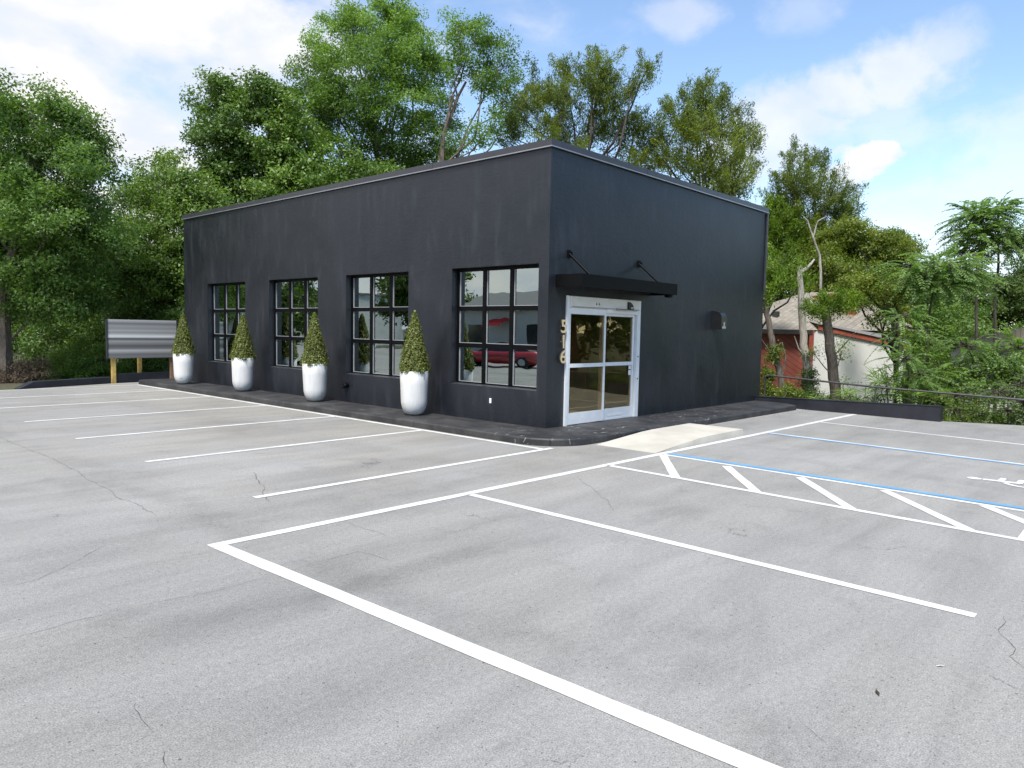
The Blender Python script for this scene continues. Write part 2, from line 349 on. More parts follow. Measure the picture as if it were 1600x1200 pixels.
# red diagonal siding, shingles
mt, N = new_mat('red_diagonal_siding'); M['siding'] = mt
tc = N('ShaderNodeTexCoord').outputs['Object']; sp = N('ShaderNodeSeparateXYZ', Vector=tc)
d = N.math('MULTIPLY', N.math('ADD', sp.outputs[0], sp.outputs[2]), 5.0); fr = N.math('FRACT', d)
gr = N.sstep(N.math('ABSOLUTE', N.math('SUBTRACT', fr, 0.5)), 0.42, 0.49)
a = N.noise(tc, 2.5, 5, 0.6)
c = N.mix(N.sstep(a, 0.3, 0.7), (0.30, 0.078, 0.052), (0.38, 0.108, 0.07)); c = N.mix(gr, c, (0.17, 0.045, 0.03))
finish(N, c, 0.75, N.math('MULTIPLY', gr, -1.0), 0.6, 0.02)
mt, N = new_mat('tan_shingles'); M['shingle'] = mt
tc = N('ShaderNodeTexCoord').outputs['Object']
br = N('ShaderNodeTexBrick', Vector=N('ShaderNodeMapping', Vector=tc, Rotation=(0, 0, 0)), Color1=(0.27, 0.24, 0.19, 1), Color2=(0.18, 0.16, 0.13, 1), Mortar=(0.11, 0.095, 0.08, 1), Scale=3.2, Mortar_Size=0.03, Brick_Width=0.9, Row_Height=0.5)
a = N.noise(tc, 1.2, 5, 0.6)
c = N.mix(N.sstep(a, 0.3, 0.75), br, (0.28, 0.25, 0.205)); c = N.mix(0.55, c, br.outputs[0])
finish(N, c, 0.9, br.outputs[1], 0.3, 0.01)

# bark & leaves
def bark(name, col, col2, scale=8):
    mt, N = new_mat(name); tc = N('ShaderNodeTexCoord').outputs['Object']
    a = N.noise(N.scale(tc, (3, 3, 0.6)), scale, 5, 0.65, 0.5); b = N.noise(tc, 1.5, 4, 0.6)
    c = N.mix(N.sstep(a, 0.35, 0.65), (*col, 1), (*col2, 1)); c = N.mix(N.math('MULTIPLY', N.sstep(b, 0.5, 0.7), 0.5), c, (*[x * 0.55 for x in col], 1))
    finish(N, c, 0.9, a, 0.7, 0.03); return mt
M['bark'] = bark('grey_brown_bark', (0.075, 0.058, 0.045), (0.17, 0.14, 0.115))
M['bark_pale'] = bark('pale_dead_wood', (0.22, 0.20, 0.17), (0.42, 0.39, 0.34))
M['bark_dark'] = bark('dark_bark', (0.035, 0.028, 0.022), (0.085, 0.07, 0.058))
def leaf(name, dark, light, trans=0.35, rough=0.45, tint=(1.0, 1.05, 0.5)):
    mt, N = new_mat(name)
    at_ = N('ShaderNodeAttribute', _set=dict(attribute_name='tone'))
    c = N.ramp(at_.outputs['Fac'], [(0.0, dark), (0.5, tuple((a + b) / 2 for a, b in zip(dark, light))), (1.0, light)])
    b = N('ShaderNodeBsdfPrincipled', Base_Color=c, Roughness=rough, Specular_IOR_Level=0.45)
    t = N('ShaderNodeBsdfTranslucent', Color=N.mix(1.0, c, (tint[0] * 1.5, tint[1] * 1.5, tint[2] * 1.5, 1), 'MULTIPLY'))
    N('ShaderNodeOutputMaterial', Surface=N('ShaderNodeMixShader', i0=trans, i1=b, i2=t)); return mt
M['leaf_oak'] = leaf('oak_leaves', (0.0430, 0.0950, 0.0196), (0.1591, 0.2650, 0.0560), 0.48)
M['leaf_mid'] = leaf('woodland_leaves', (0.0447, 0.0980, 0.0182), (0.1849, 0.2850, 0.0504), 0.38)
M['leaf_gloss'] = leaf('glossy_dark_leaves', (0.0344, 0.0800, 0.0140), (0.1591, 0.2600, 0.0392), 0.3, 0.45)
M['leaf_light'] = leaf('light_green_leaves', (0.0645, 0.1300, 0.0196), (0.1978, 0.3200, 0.0588), 0.48)
M['leaf_cedar'] = leaf('cedar_foliage', (0.046, 0.080, 0.012), (0.195, 0.245, 0.034), 0.4, 0.6)
M['leaf_lime'] = leaf('bright_young_foliage', (0.06, 0.115, 0.008), (0.19, 0.29, 0.022), 0.42, 0.55)
M['leaf_vine'] = leaf('vine_leaves', (0.06, 0.105, 0.01), (0.22, 0.265, 0.036), 0.42)
M['leaf_fern'] = leaf('feathery_leaves', (0.075, 0.155, 0.032), (0.225, 0.350, 0.095), 0.5)
M['leaf_box'] = leaf('boxwood_leaves', (0.056, 0.078, 0.012), (0.225, 0.255, 0.058), 0.3, 0.4)
M['leaf_dead'] = leaf('dry_brush', (0.06, 0.045, 0.03), (0.16, 0.12, 0.08), 0.2, 0.8, (1, 0.9, 0.7))
M['leaf_far'] = leaf('far_woods', (0.045, 0.085, 0.014), (0.125, 0.185, 0.034), 0.32)
M['core'] = simple('dark_twigs', (0.020, 0.020, 0.010), 0.9, var=0.3)
mt, N = new_mat('grassy_earth'); M['earth'] = mt
tc = N('ShaderNodeTexCoord').outputs['Object']; a = N.noise(tc, 0.35, 6, 0.65); f = N.noise(tc, 9, 4, 0.7)
c = N.mix(N.sstep(a, 0.4, 0.6), (0.075, 0.060, 0.038), (0.055, 0.075, 0.022)); c = N.mix(N.sstep(f, 0.45, 0.7), c, (0.035, 0.035, 0.018))
finish(N, c, 0.95, f, 0.8, 0.05)

# ------------------------------------------------------------------ ground
def ground_z(x, y):
    t = np.clip((x - 8.9) / 4.5, 0, 1); t = t * t * (3 - 2 * t)
    s = np.clip((y - 16.4) / 5, 0, 1)
    return -0.06 - 1.0 * t * np.clip((18 - y) / 6 + 0.2, 0.25, 1) - 0.15 * s
gx = np.concatenate([[-900, -400, -150, -60], np.arange(-34, 46, 1.0), [60, 90, 150, 400, 900]])
gy = np.concatenate([[-900, -400, -150, -60], np.arange(-34, 60, 1.0), [80, 150, 400, 900]])
X, Y = np.meshgrid(gx, gy, indexing='ij'); Z = ground_z(X, Y)
mb = MB(); nY = len(gy)
mb.add(np.stack([X, Y, Z], -1).reshape(-1, 3), [(i * nY + j, (i + 1) * nY + j, (i + 1) * nY + j + 1, i * nY + j + 1) for i in range(len(gx) - 1) for j in range(nY - 1)], True)
tag(mb.build('ground', M['earth']), kind='structure')
LOT = [(-32, -40), (14, -40), (11.2, -14), (9.9, -8.2), (9.1, -5.8), (8.55, -4.4), (8.75, 0.1), (8.9, 16.2), (-0.4, 16.0), (-1.6, 15.85), (-4.25, 14.95), (-6.4, 14.9), (-9, 17), (-11, 24), (-12, 60), (-32, 60)]
lot = MB().prism(LOT, -0.05, 0.0).build('parking_lot', M['asphalt']); tag(lot, kind='structure')

def stripe(name, a, b, wd, mat, z=0.004, end=None):
    a = np.array(a, float); b = np.array(b, float); d = (b - a) / np.linalg.norm(b - a); n = np.array([-d[1], d[0]]) * wd / 2
    L = np.linalg.norm(b - a); k = max(2, int(L / 0.25)); rr = random.Random(hash((round(a[0], 2), round(b[1], 2))))
    vs = []
    for i in range(k + 1):
        p = a + d * L * i / k
        vs += [(*(p + n * (1 + rr.uniform(-.05, .05))), z), (*(p - n * (1 + rr.uniform(-.05, .05))), z)]
    return MB().add(vs, [(2 * i + 1, 2 * i + 3, 2 * i + 2, 2 * i) for i in range(k)]).build(name, mat, lot)
KX = -1.22
ys = [-1.0, 1.87, 4.6, 7.36, 10.1, 12.5, 14.85]
stripe('painted_line', (-7.19, -2.37), (8.4, -2.56), 0.115, M['paint'], 0.004)            # long stop line
stripe('painted_line', (-7.13, -2.435), (-6.99, -7.5), 0.13, M['paint'], 0.0044)
stripe('painted_line', (-4.25, -2.45), (-4.33, -7.33), 0.10, M['paint'])
stripe('painted_line', (-1.60, -2.47), (-1.86, -7.30), 0.095, M['paint'])
stripe('painted_line', (-0.20, -2.47), (-0.47, -7.30), 0.085, M['paint'])
stripe('blue_line', (-0.07, -2.50), (-0.33, -7.30), 0.11, M['blue'], 0.005)
stripe('painted_line', (3.50, -2.58), (3.05, -7.3), 0.075, M['paint'])
stripe('blue_line', (3.41, -2.60), (2.96, -7.3), 0.075, M['blue'], 0.005)
stripe('painted_line', (6.08, -2.60), (5.45, -7.3), 0.09, M['paint'])
for a, b in [((-.22, -2.5), (-1.70, -3.58)), ((-.40, -3.62), (-1.74, -4.67)), ((-.43, -4.66), (-1.79, -5.74)), ((-.46, -5.68), (-1.82, -6.82)), ((-.49, -6.72), (-1.2, -7.3))]:
    stripe('hatch_line', a, b, 0.12, M['paint'], 0.0048)
stripe('hatch_line', (-1.86, -7.26), (-0.45, -7.24), 0.10, M['paint'], 0.0052)
stripe('painted_line', (KX, 14.9), (KX, -1.03), 0.095, M['paint'], 0.004)
for i, y in enumerate(ys):
    stripe('painted_line', (KX - 0.03 + (0.22 if i == 0 else 0), y), (-6.05, y), 0.10, M['paint'], 0.0048)
# wheelchair symbol
mb = MB()
def flat(pts, z=0.005): mb.add([(x, y, z) for x, y in pts], [tuple(range(len(pts)))])
cx, cy, sc = 1.34, -7.02, 0.78
def P(u, v): return (cx + u * sc, cy + v * sc)
def thick(pl, wd):
    pl = [np.array(p) for p in pl]
    for a, b in zip(pl[:-1], pl[1:]):
        d = (b - a) / np.linalg.norm(b - a); n = np.array([-d[1], d[0]]) * wd / 2; e = d * wd * .3
        flat([P(*(a - e + n)), P(*(a - e - n)), P(*(b + e - n)), P(*(b + e + n))][::-1], 0.005 + 0.0001 * len(mb.f))
flat([P(-0.08 + 0.11 * math.cos(t), 0.92 + 0.11 * math.sin(t)) for t in np.linspace(0, 2 * math.pi, 20, endpoint=False)])
thick([(-0.06, 0.76), (-0.02, 0.32)], 0.14)
thick([(-0.04, 0.56), (0.28, 0.56)], 0.09)
thick([(-0.02, 0.30), (0.28, 0.30), (0.42, -0.02)], 0.10)
thick([(0.40, 0.0), (0.54, 0.03)], 0.09)
thick([(-0.02 + 0.34 * math.cos(t), 0.16 + 0.34 * math.sin(t)) for t in np.linspace(R(115), R(345), 16)], 0.09)
mb.build('accessible_parking_symbol', M['paint'], lot)

# cracks: thin dark strips laid on the asphalt
rng = np.random.default_rng(3)
M['crack'] = simple('dark_crack', (0.075, 0.073, 0.072), 0.95, var=0.3)
for pl, wd in [([(205, 1098), (222, 1122), (240, 1146)], .008), ([(238, 1148), (210, 1160)], .005), ([(254, 1172), (257, 1186), (262, 1204)], .008), ([(394, 738), (412, 760), (410, 772), (424, 786)], .012),
               ([(0, 1003), (75, 983), (180, 955), (330, 925), (425, 902)], .0035), ([(1571, 962), (1563, 984), (1586, 1014), (1582, 1026), (1604, 1048)], .006), ([(492, 880), (556, 863), (625, 880)], .004),
               ([(530, 815), (590, 832), (612, 841)], .005), ([(1240, 1117), (1292, 1164)], .003), ([(0, 682), (60, 708), (118, 735), (180, 774), (245, 806)], .008), ([(900, 745), (925, 762), (960, 800)], .006), ([(170, 850), (60, 905), (0, 920)], .004)]:
    P2 = [(CAM - CAM[2] / ray(*q)[2] * ray(*q))[:2] for q in pl]; pts = []
    for a, b in zip(P2[:-1], P2[1:]):
        L = np.linalg.norm(b - a); k = max(3, int(L / .06)); d = (b - a) / L; nn = np.array([-d[1], d[0]]); off = np.cumsum(rng.normal(0, .010, k)); off -= np.linspace(0, off[-1], k)
        for i in range(k): pts.append(a + (b - a) * i / k + nn * off[i])
    pts.append(P2[-1]); vs = []
    for i, q in enumerate(pts):
        t = pts[min(i + 1, len(pts) - 1)] - pts[max(i - 1, 0)]; t /= np.linalg.norm(t) + 1e-9; h = wd * .38 * rng.uniform(.3, 1.3) * min(1, i / 3 + .1, (len(pts) - 1 - i) / 3 + .1)
        vs += [(q[0] - t[1] * h, q[1] + t[0] * h, .0018), (q[0] + t[1] * h, q[1] - t[0] * h, .0018)]
    MB().add(vs, [(2 * i + 1, 2 * i + 3, 2 * i + 2, 2 * i) for i in range(len(pts) - 1)]).build('crack', M['crack'], lot)

# walkway
def arc(cx, cy, r, a0, a1, n=10): return [(cx + r * math.cos(R(a0 + (a1 - a0) * i / n)), cy + r * math.sin(R(a0 + (a1 - a0) * i / n))) for i in range(n + 1)]
WZ = 0.12; WX = -1.10; WY = -1.16
wp = [(0.05, 0.05), (0.05, 15.4), (-0.95, 15.4), (WX, 15.15)] + arc(WX + 0.85, WY + 0.85, 0.85, 180, 270) + [(8.2, WY - .08), (8.55, -0.85), (8.75, 0.05)]
inset = 0.02
mb = MB(); n = len(wp)
cxy = np.mean(np.array(wp), 0)
def ins(p, i):
    a = np.array(wp[i - 1]); b = np.array(wp[(i + 1) % n]); t = (b - a) / np.linalg.norm(b - a); return np.array(p) + np.array([-t[1], t[0]]) * inset
top = [tuple(ins(p, i)) for i, p in enumerate(wp)]
mb.add([(x, y, -0.04) for x, y in wp] + [(x, y, WZ - 0.022) for x, y in wp] + [(x, y, WZ) for x, y in top],
       [tuple(range(2 * n, 3 * n))] + [(i, (i + 1) % n, n + (i + 1) % n, n + i) for i in range(n)] + [(n + i, n + (i + 1) % n, 2 * n + (i + 1) % n, 2 * n + i) for i in range(n)])
walk = mb.build('walkway', M['walk']); tag(walk, kind='structure')

# concrete side ramp at the door
rt = thing('concrete_ramp', 'pale concrete access ramp against the black walkway by the glass door', 'ramp', (1.3, -1.7, 0))
mb = MB()
y0, y1 = -2.36, WY - 0.09
prof = [(-0.20, 0.004), (0.5, 0.048), (1.15, 0.092), (1.5, 0.104), (2.86, 0.106)]
vs = []
for x, z in prof: vs += [(x, y0 + 0.02 * (z > .02), z), (x, y1, z + (0.0 if x < .5 else 0.002)), (x, y0 - .0, -0.03), (x, y1, -0.03)]
fs = []
for i in range(len(prof) - 1):
    a = 4 * i; b = a + 4
    fs += [(a, b, b + 1, a + 1), (a + 2, b + 2, b, a), (a + 1, b + 1, b + 3, a + 3)]
e = 4 * (len(prof) - 1); fs += [(e, e + 2, e + 3, e + 1), (0, 1, 3, 2)]
mb.add(vs, fs); mb.build('ramp_slab', M['conc'], rt)

# ------------------------------------------------------------------ building
BL, BW, BH = 14.4, 8.84, 5.00
bld = thing('retail_building', 'single storey black stucco building with gridded windows and sliding glass door', 'building', (0, 0, WZ))
WIN = [(0.23, 2.46), (3.785, 6.005), (7.15, 9.41), (10.66, 12.88)]; WZ0, WZ1 = 0.766, 3.024
def holed_wall(us, zs, holes, th, mapf):
    mb = MB()
    def hole(i, j): return any(us[i] >= h[0] - 1e-6 and us[i + 1] <= h[1] + 1e-6 and zs[j] >= h[2] - 1e-6 and zs[j + 1] <= h[3] + 1e-6 for h in holes)
    for i in range(len(us) - 1):
        for j in range(len(zs) - 1):
            if hole(i, j): continue
            u0, u1, z0, z1 = us[i], us[i + 1], zs[j], zs[j + 1]
            mb.quad(*[mapf(u, 0, z) for u, z in ((u0, z0), (u1, z0), (u1, z1), (u0, z1))])
            mb.quad(*[mapf(u, th, z) for u, z in ((u1, z0), (u0, z0), (u0, z1), (u1, z1))])
    for h in holes:
        u0, u1, z0, z1 = h
        for a, b in (((u0, z0), (u1, z0)), ((u1, z0), (u1, z1)), ((u1, z1), (u0, z1)), ((u0, z1), (u0, z0))):
            mb.quad(mapf(a[0], 0, a[1]), mapf(b[0], 0, b[1]), mapf(b[0], th, b[1]), mapf(a[0], th, a[1]))
    u0, u1, z1 = us[0], us[-1], zs[-1]
    mb.quad(mapf(u0, 0, z1), mapf(u1, 0, z1), mapf(u1, th, z1), mapf(u0, th, z1))
    for u in (u0, u1): mb.quad(mapf(u, 0, zs[0]), mapf(u, th, zs[0]), mapf(u, th, z1), mapf(u, 0, z1))
    return mb
TH = 0.22
us = sorted({0.0, BL, *[a for h in WIN for a in h]})
holed_wall(us, [WZ - 0.05, WZ0, WZ1, BH + .02], [(a, b, WZ0, WZ1) for a, b in WIN], TH, lambda u, d, z: (d, u, z)).build('wall', M['stucco'], bld)
DX0, DX1, DZ1 = 0.50, 2.95, 2.48
holed_wall([TH, DX0, DX1, BW], [WZ - 0.05, WZ + .001, DZ1, BH + .02], [(DX0, DX1, WZ + .001, DZ1)], TH, lambda u, d, z: (u, d + .0, z)).build('wall', M['stucco'], bld)
MB().box(BW - TH, BW, TH, BL, WZ - .05, BH + .02).build('wall', M['stucco'], bld)
MB().box(TH, BW - TH, BL - TH, BL, WZ - .05, BH + .02).build('wall', M['stucco'], bld)
MB().box(TH, BW - TH, TH, BL - TH, 4.6, 4.75).build('roof', M['grey_roof'], bld)
MB().box(TH, BW - TH, TH, BL - TH, WZ - .04, WZ + .002).build('interior_floor', M['floor_int'], bld)
MB().box(TH, BW - TH, TH, BL - TH, 3.2, 3.28).build('interior_ceiling', M['wall_int'], bld)
MB().box(5.0, 5.1, TH, BL - TH, WZ, 3.2).box(TH + 2.2, 5.0, 9.9, 10.0, WZ, 3.2).build('interior_wall', M['wall_int'], bld)
MB().box(TH + .9, 5.0, 2.75, 2.85, WZ, 3.2).build('interior_partition', M['wood_int'], bld)
MB().box(3.9, 4.9, 5.4, 8.8, WZ, WZ + 0.95).build('interior_counter', M['wall_int'], bld)
for y in (3.4, 6.5, 9.6): MB().box(2.6, 2.85, y, y + .25, WZ + .002, 3.2).build('interior_column', M['wall_int'], bld)

# coping: ~3 m long metal caps with a pale drip edge
segs = [('y', 0, 3.03), ('y', 3.03, 6.08), ('y', 6.08, 9.13), ('y', 9.13, 12.18), ('y', 12.18, BL), ('x', 0, 3.0), ('x', 3.0, 6.0), ('x', 6.0, BW)]
for ax, a, b in segs:
    g = 0.004; o = 0.035
    lo = a + (g if a > 0 else -o); hi = b - (g if (ax == 'y' and b < BL) or (ax == 'x' and b < BW) else -o)
    mb = MB(); dr = MB()
    if ax == 'y':
        mb.box(-o, TH + .03, lo, hi, BH + .012, BH + .125); dr.box(-o - .014, -o + .01, lo - (.014 if a == 0 else 0), hi, BH - .008, BH + .011)
    else:
        lo2 = TH + .03 if a == 0 else lo
        if a == 0: mb.box(TH + .0305, hi, -o + .001, TH + .03, BH + .012, BH + .125)
        else: mb.box(lo, hi, -o + .001, TH + .03, BH + .012, BH + .125)
        dr.box(lo - (-.022 if a == 0 else 0), hi, -o - .014, -o + .01, BH - .008, BH + .011)
    p = mb.build('coping_panel', M['coping'], bld); link('drip_edge', dr.mesh('drip_edge', OFF[p]), M['drip'], p)
MB().box(BW - TH - .03, BW + .035, TH + .031, BL + .035, BH + .012, BH + .124).box(TH + .031, BW - TH - .031, BL - TH - .03, BL + .035, BH + .012, BH + .124).build('coping_panel', M['coping'], bld)
MB().bbox(BW - .055, BW - .002, -.05, -.002, 3.0, BH - .02).build('downspout', M['coping'], bld)

# windows
def window(y0, y1):
    x0, x1 = 0.145, 0.205; fw = 0.06; mw = 0.042
    f = MB().box(x0, x1, y0 + .001, y0 + fw, WZ0 + .001, WZ1 - .001).box(x0, x1, y1 - fw, y1 - .001, WZ0 + .001, WZ1 - .001)
    f.box(x0, x1, y0 + fw, y1 - fw, WZ0 + .001, WZ0 + fw * .8).box(x0, x1, y0 + fw, y1 - fw, WZ1 - fw, WZ1 - .001)
    wn = f.build('window', M['black_metal'], bld)
    off = OFF[wn]
    def sub(name, mb, mat): return link(name, mb.mesh(name, off), mat, wn)
    ty = [y0 + fw + (y1 - y0 - 2 * fw) * k / 3 for k in range(4)]; tz = [WZ0 + fw * .8 + (WZ1 - WZ0 - 1.8 * fw) * k / 3 for k in range(4)]
    for k in (1, 2):
        sub('mullion', MB().box(x0 - .012, x1 - .006, ty[k] - mw, ty[k] + mw, tz[0], tz[3]), M['black_metal'])
        zz = tz[k]
        for q in range(3):
            a = ty[q] + (mw if q > 0 else 0); b = ty[q + 1] - (mw if q < 2 else 0)
            sub('muntin', MB().box(x0 - .006, x1 - .01, a, b, zz - mw, zz + mw), M['black_metal'])
    me = None
    for q in range(3):
        for r in range(3):
            a = ty[q] + (mw if q > 0 else 0); b = ty[q + 1] - (mw if q < 2 else 0); c = tz[r] + (mw if r > 0 else 0); d = tz[r + 1] - (mw if r < 2 else 0)
            sub('pane', MB().box(0.178, 0.186, a, b, c, d), M['glass'])
            t = 0.012   # the pale glazing beads show on the reveal side and along the foot of each pane
            sub('glazing_bead', MB().box(0.163, 0.1775, b - t * 1.4, b - .001, c + .002, d - .002).box(0.163, 0.1775, a + .002, b - t * 1.4 - .001, c + .001, c + t), M['bead'])
    sub('sill', MB().add([(0.004, y0 + .003, WZ0 + .004), (0.145, y0 + .003, WZ0 + .022), (0.145, y1 - .003, WZ0 + .022), (0.004, y1 - .003, WZ0 + .004), (0.004, y0 + .003, WZ0 - .0), (0.004, y1 - .003, WZ0)],
                         [(3, 2, 1, 0), (0, 4, 5, 3)][:2]), M['coping'])
for a in WIN: window(*a)

# sliding door
YF = 0.02
z0 = WZ + .002
f = MB().box(DX0 + .001, DX0 + .075, -.03, .12, z0, DZ1 - .001).box(DX1 - .12, DX1 - .001, -.012, .12, z0, DZ1 - .001).box(DX0 + .075, DX1 - .12, .03, .12, z0, z0 + .015)
door = f.build('sliding_door', M['alu'], bld); off = OFF[door]
def sub(name, mb, mat): return link(name, mb.mesh(name, off), mat, door)
sub('header', MB().bbox(DX0 + .0755, DX1 - .1205, -.06, .12, 2.275, DZ1 - .002, .008), M['header'])
sub('header_seam', MB().box(DX0 + .09, DX1 - .13, -.0635, -.0605, 2.283, 2.291), M['coping'])
def leaf_frame(x0, x1, y, zb, zt, st, bot, top, mid):
    mb = MB().box(x0, x0 + st, y, y + .04, zb, zt).box(x1 - st, x1, y, y + .04, zb, zt)
    mb.box(x0 + st, x1 - st, y + .001, y + .039, zb, zb + bot).box(x0 + st, x1 - st, y + .001, y + .039, zt - top, zt).box(x0 + st, x1 - st, y + .001, y + .039, mid - .035, mid + .035)
    sub('door_leaf', mb, M['alu'])
    for a, b in ((zb + bot, mid - .035), (mid + .035, zt - top)):
        sub('pane', MB().box(x0 + st, x1 - st, y + .016, y + .024, a, b), M['door_glass'])
        sub('gasket', MB().box(x0 + st, x1 - st, y + .004, y + .014, b - .012, b - .001).box(x0 + st + .0, x0 + st + .010, y + .004, y + .014, a, b - .0125), M['plastic'])
leaf_frame(DX0 + .076, 1.735, -.018, z0 + .012, 2.27, .055, .21, .115, 1.215)
leaf_frame(1.70, DX1 - .135, .045, z0 + .02, 2.262, .06, .20, .115, 1.215)
sub('stile', MB().box(1.60, 1.655, .03, .05, z0 + .2, 2.15), M['steel'])
sub('track', MB().box(1.74, DX1 - .121, -.02, .02, 2.2, 2.274), M['alu'])
# arm of the door operator with a black sensor
sub('operator_arm', MB().bbox(2.02, 2.62, -.105, -.062, 2.262, 2.282, .004).tube([(2.62, -.085, 2.272), (2.70, -.085, 2.272)], .012).tube([(1.98, -.085, 2.272), (2.1, -.085, 2.272)], .016), M['steel'])
mb = MB(); ap = [(2.40 + .16 * math.sin(t), 2.285 + .15 * math.cos(t)) for t in np.linspace(-.15, 1.55, 9)] + [(2.38, 2.287)]
n = len(ap); mb.add([(x, -.10, z) for x, z in ap] + [(x, -.062, z) for x, z in ap], [tuple(range(n)), tuple(range(2 * n - 1, n - 1, -1))] + [(i, n + i, n + (i + 1) % n, (i + 1) % n) for i in range(n)])
sub('sensor', mb, M['plastic'])
for x in (2.50,): sub('sensor_lens', MB().bbox(x - .05, x + .03, -.108, -.101, 2.30, 2.34, .002), M['steel'])
for dx in (0, .085): sub('header_mark', MB().box(1.34 + dx, 1.355 + dx, -.064, -.0605, 2.335, 2.385).box(1.355 + dx, 1.375 + dx, -.064, -.0605, 2.345, 2.357), M['plastic'])
sub('sticker', MB().box(2.64, 2.72, .038, .0435, 1.10, 1.17).box(2.64, 2.72, .038, .0435, 0.98, 1.08), M['white_plastic'])
sub('label_plate', MB().box(1.95, 2.45, .042, .0445, .19, .235), M['white_plastic'])
for z in (.9, 1.35): sub('lock', MB().tube([(DX1 - .06, -.02, z), (DX1 - .06, -.01, z)], .014, 10), M['plastic'])

# canopy over the door
cx0, cx1, cyf, cz0, cz1 = 0.19, 3.38, -0.585, 2.61, 2.83
mb = MB().box(cx0, cx1, cyf, cyf + .03, cz0, cz1).box(cx0, cx0 + .03, cyf + .031, -.001, cz0, cz1).box(cx1 - .03, cx1, cyf + .031, -.001, cz0, cz1)
mb.box(cx0 + .031, cx1 - .031, cyf + .031, -.001, cz0 + .05, cz0 + .09)
can = mb.build('canopy', M['black_metal'], bld); off = OFF[can]
for x in (0.55, 2.83):
    link('support_rod', MB().tube([(x, -.02, 3.215), (x, -.52, 2.80)], .024, 10).tube([(x - .0, -.52, 2.80), (x, -.52, 2.70)], .022, 8).mesh('support_rod', off), M['black_metal'], can)
    link('rod_bracket', MB().bbox(x - .05, x + .05, -.022, -.001, 3.15, 3.29, .006).box(x - .012, x + .012, -.08, -.022, 3.18, 3.25).mesh('rod_bracket', off), M['black_metal'], can)
link('scupper', MB().box(cx1 - .18, cx1 - .04, -.5, -.4, cz0 - .05, cz0 + .049).mesh('scupper', off), M['black_metal'], can)

# house numbers
def digit(ch, zc):
    cu = bpy.data.curves.new('digit', 'FONT'); cu.body = ch; cu.size = 0.335; cu.extrude = 0.012; cu.offset = 0.003; cu.align_x = 'CENTER'; cu.bevel_depth = 0.0
    o = bpy.data.objects.new('digit', cu); COL.objects.link(o); bpy.context.view_layer.update()
    me = bpy.data.meshes.new_from_object(o.evaluated_get(bpy.context.evaluated_depsgraph_get())); bpy.data.objects.remove(o); bpy.data.curves.remove(cu)
    v = np.zeros(len(me.vertices) * 3); me.vertices.foreach_get('co', v); v = v.reshape(-1, 3)
    v[:, 0] -= (v[:, 0].min() + v[:, 0].max()) / 2; v[:, 1] -= (v[:, 1].min() + v[:, 1].max()) / 2; v[:, 1] *= 0.235 / (v[:, 1].max() - v[:, 1].min())
    nv = np.stack([v[:, 0] * 1.12 + 0.385, -v[:, 2] - .05, v[:, 1] + zc], 1) - OFF[bld]
    me.vertices.foreach_set('co', nv.ravel()); me.update(); me.materials.clear()
    me.materials.append(M['cream']); me.materials.append(M['letter_side'])
    nz = np.zeros(len(me.polygons) * 3); me.polygons.foreach_get('normal', nz)
    me.polygons.foreach_set('material_index', (np.abs(nz.reshape(-1, 3)[:, 1]) < 0.7).astype(np.int32))
    o = link('house_number', me, None, bld); o['label'] = 'cream raised numeral ' + ch
    return o
for ch, z in (('5', 1.925), ('1', 1.655), ('6', 1.385)):
    d = digit(ch, z); link('mounting_post', MB().tube([(.37, -.03, z), (.37, -.001, z)], .008, 6).mesh('mounting_post', OFF[bld]), M['steel'], d)

# wall lamp
lx = 6.05
mb = MB(); pr = [(-.001, 1.95), (-.30, 1.95), (-.30, 2.22)] + [(-.30 + .22 * (1 - math.cos(t)), 2.22 + .155 * math.sin(t)) for t in np.linspace(.2, 1.57, 7)] + [(-.001, 2.385)]
pr = [(y * .8, z) for y, z in pr]; n = len(pr); x0, x1 = lx, lx + .25
mb.add([(x0, y, z) for y, z in pr] + [(x1, y, z) for y, z in pr], [tuple(range(n)), tuple(range(2 * n - 1, n - 1, -1))] + [(i, n + i, n + (i + 1) % n, (i + 1) % n) for i in range(n)])
lamp = mb.build('wall_lamp', M['plastic'], bld)
lz = MB().bbox(lx + .04, lx + .21, -.248, -.241, 1.97, 2.02, .003).bbox(lx + .095, lx + .155, -.252, -.241, 2.02, 2.12, .003)
link('lamp_lens', lz.mesh('lamp_lens', OFF[bld]), M['steel'], lamp)
MB().tube([(-.001, 5.94, .51), (-.06, 5.94, .51)], .06, 14).tube([(-.06, 5.94, .51), (-.085, 5.94, .50), (-.10, 5.94, .44)], [.05, .045, .04], 12).build('vent_cap', M['black_metal'], bld)
MB().bbox(-.02, -.001, 1.325, 1.375, .465, .555, .006).build('outlet_cover', M['white_plastic'], bld)

# ------------------------------------------------------------------ vegetation tools
DENS, PER = 4.6, 2.1
def unit(v): return v / (np.linalg.norm(v, axis=-1, keepdims=True) + 1e-9)
def seg_mesh(P0, P1, r0, r1, n=5):
    P0, P1 = np.array(P0, float), np.array(P1, float); r0, r1 = np.array(r0, float), np.array(r1, float)
    t = unit(P1 - P0); a = np.where(np.abs(t[:, 2:3]) < 0.9, np.array([[0, 0, 1.0]]), np.array([[1.0, 0, 0]]))
    u = unit(np.cross(t, a)); v = np.cross(t, u); q = []
    for k in range(n):
        c0, s0 = math.cos(2 * math.pi * k / n), math.sin(2 * math.pi * k / n); c1, s1 = math.cos(2 * math.pi * (k + 1) / n), math.sin(2 * math.pi * (k + 1) / n)
        d0 = c0 * u + s0 * v; d1 = c1 * u + s1 * v
        q.append(np.stack([P0 + r0[:, None] * d0, P0 + r0[:, None] * d1, P1 + r1[:, None] * d1, P1 + r1[:, None] * d0], 1))
    return np.concatenate(q, 0).reshape(-1, 3)
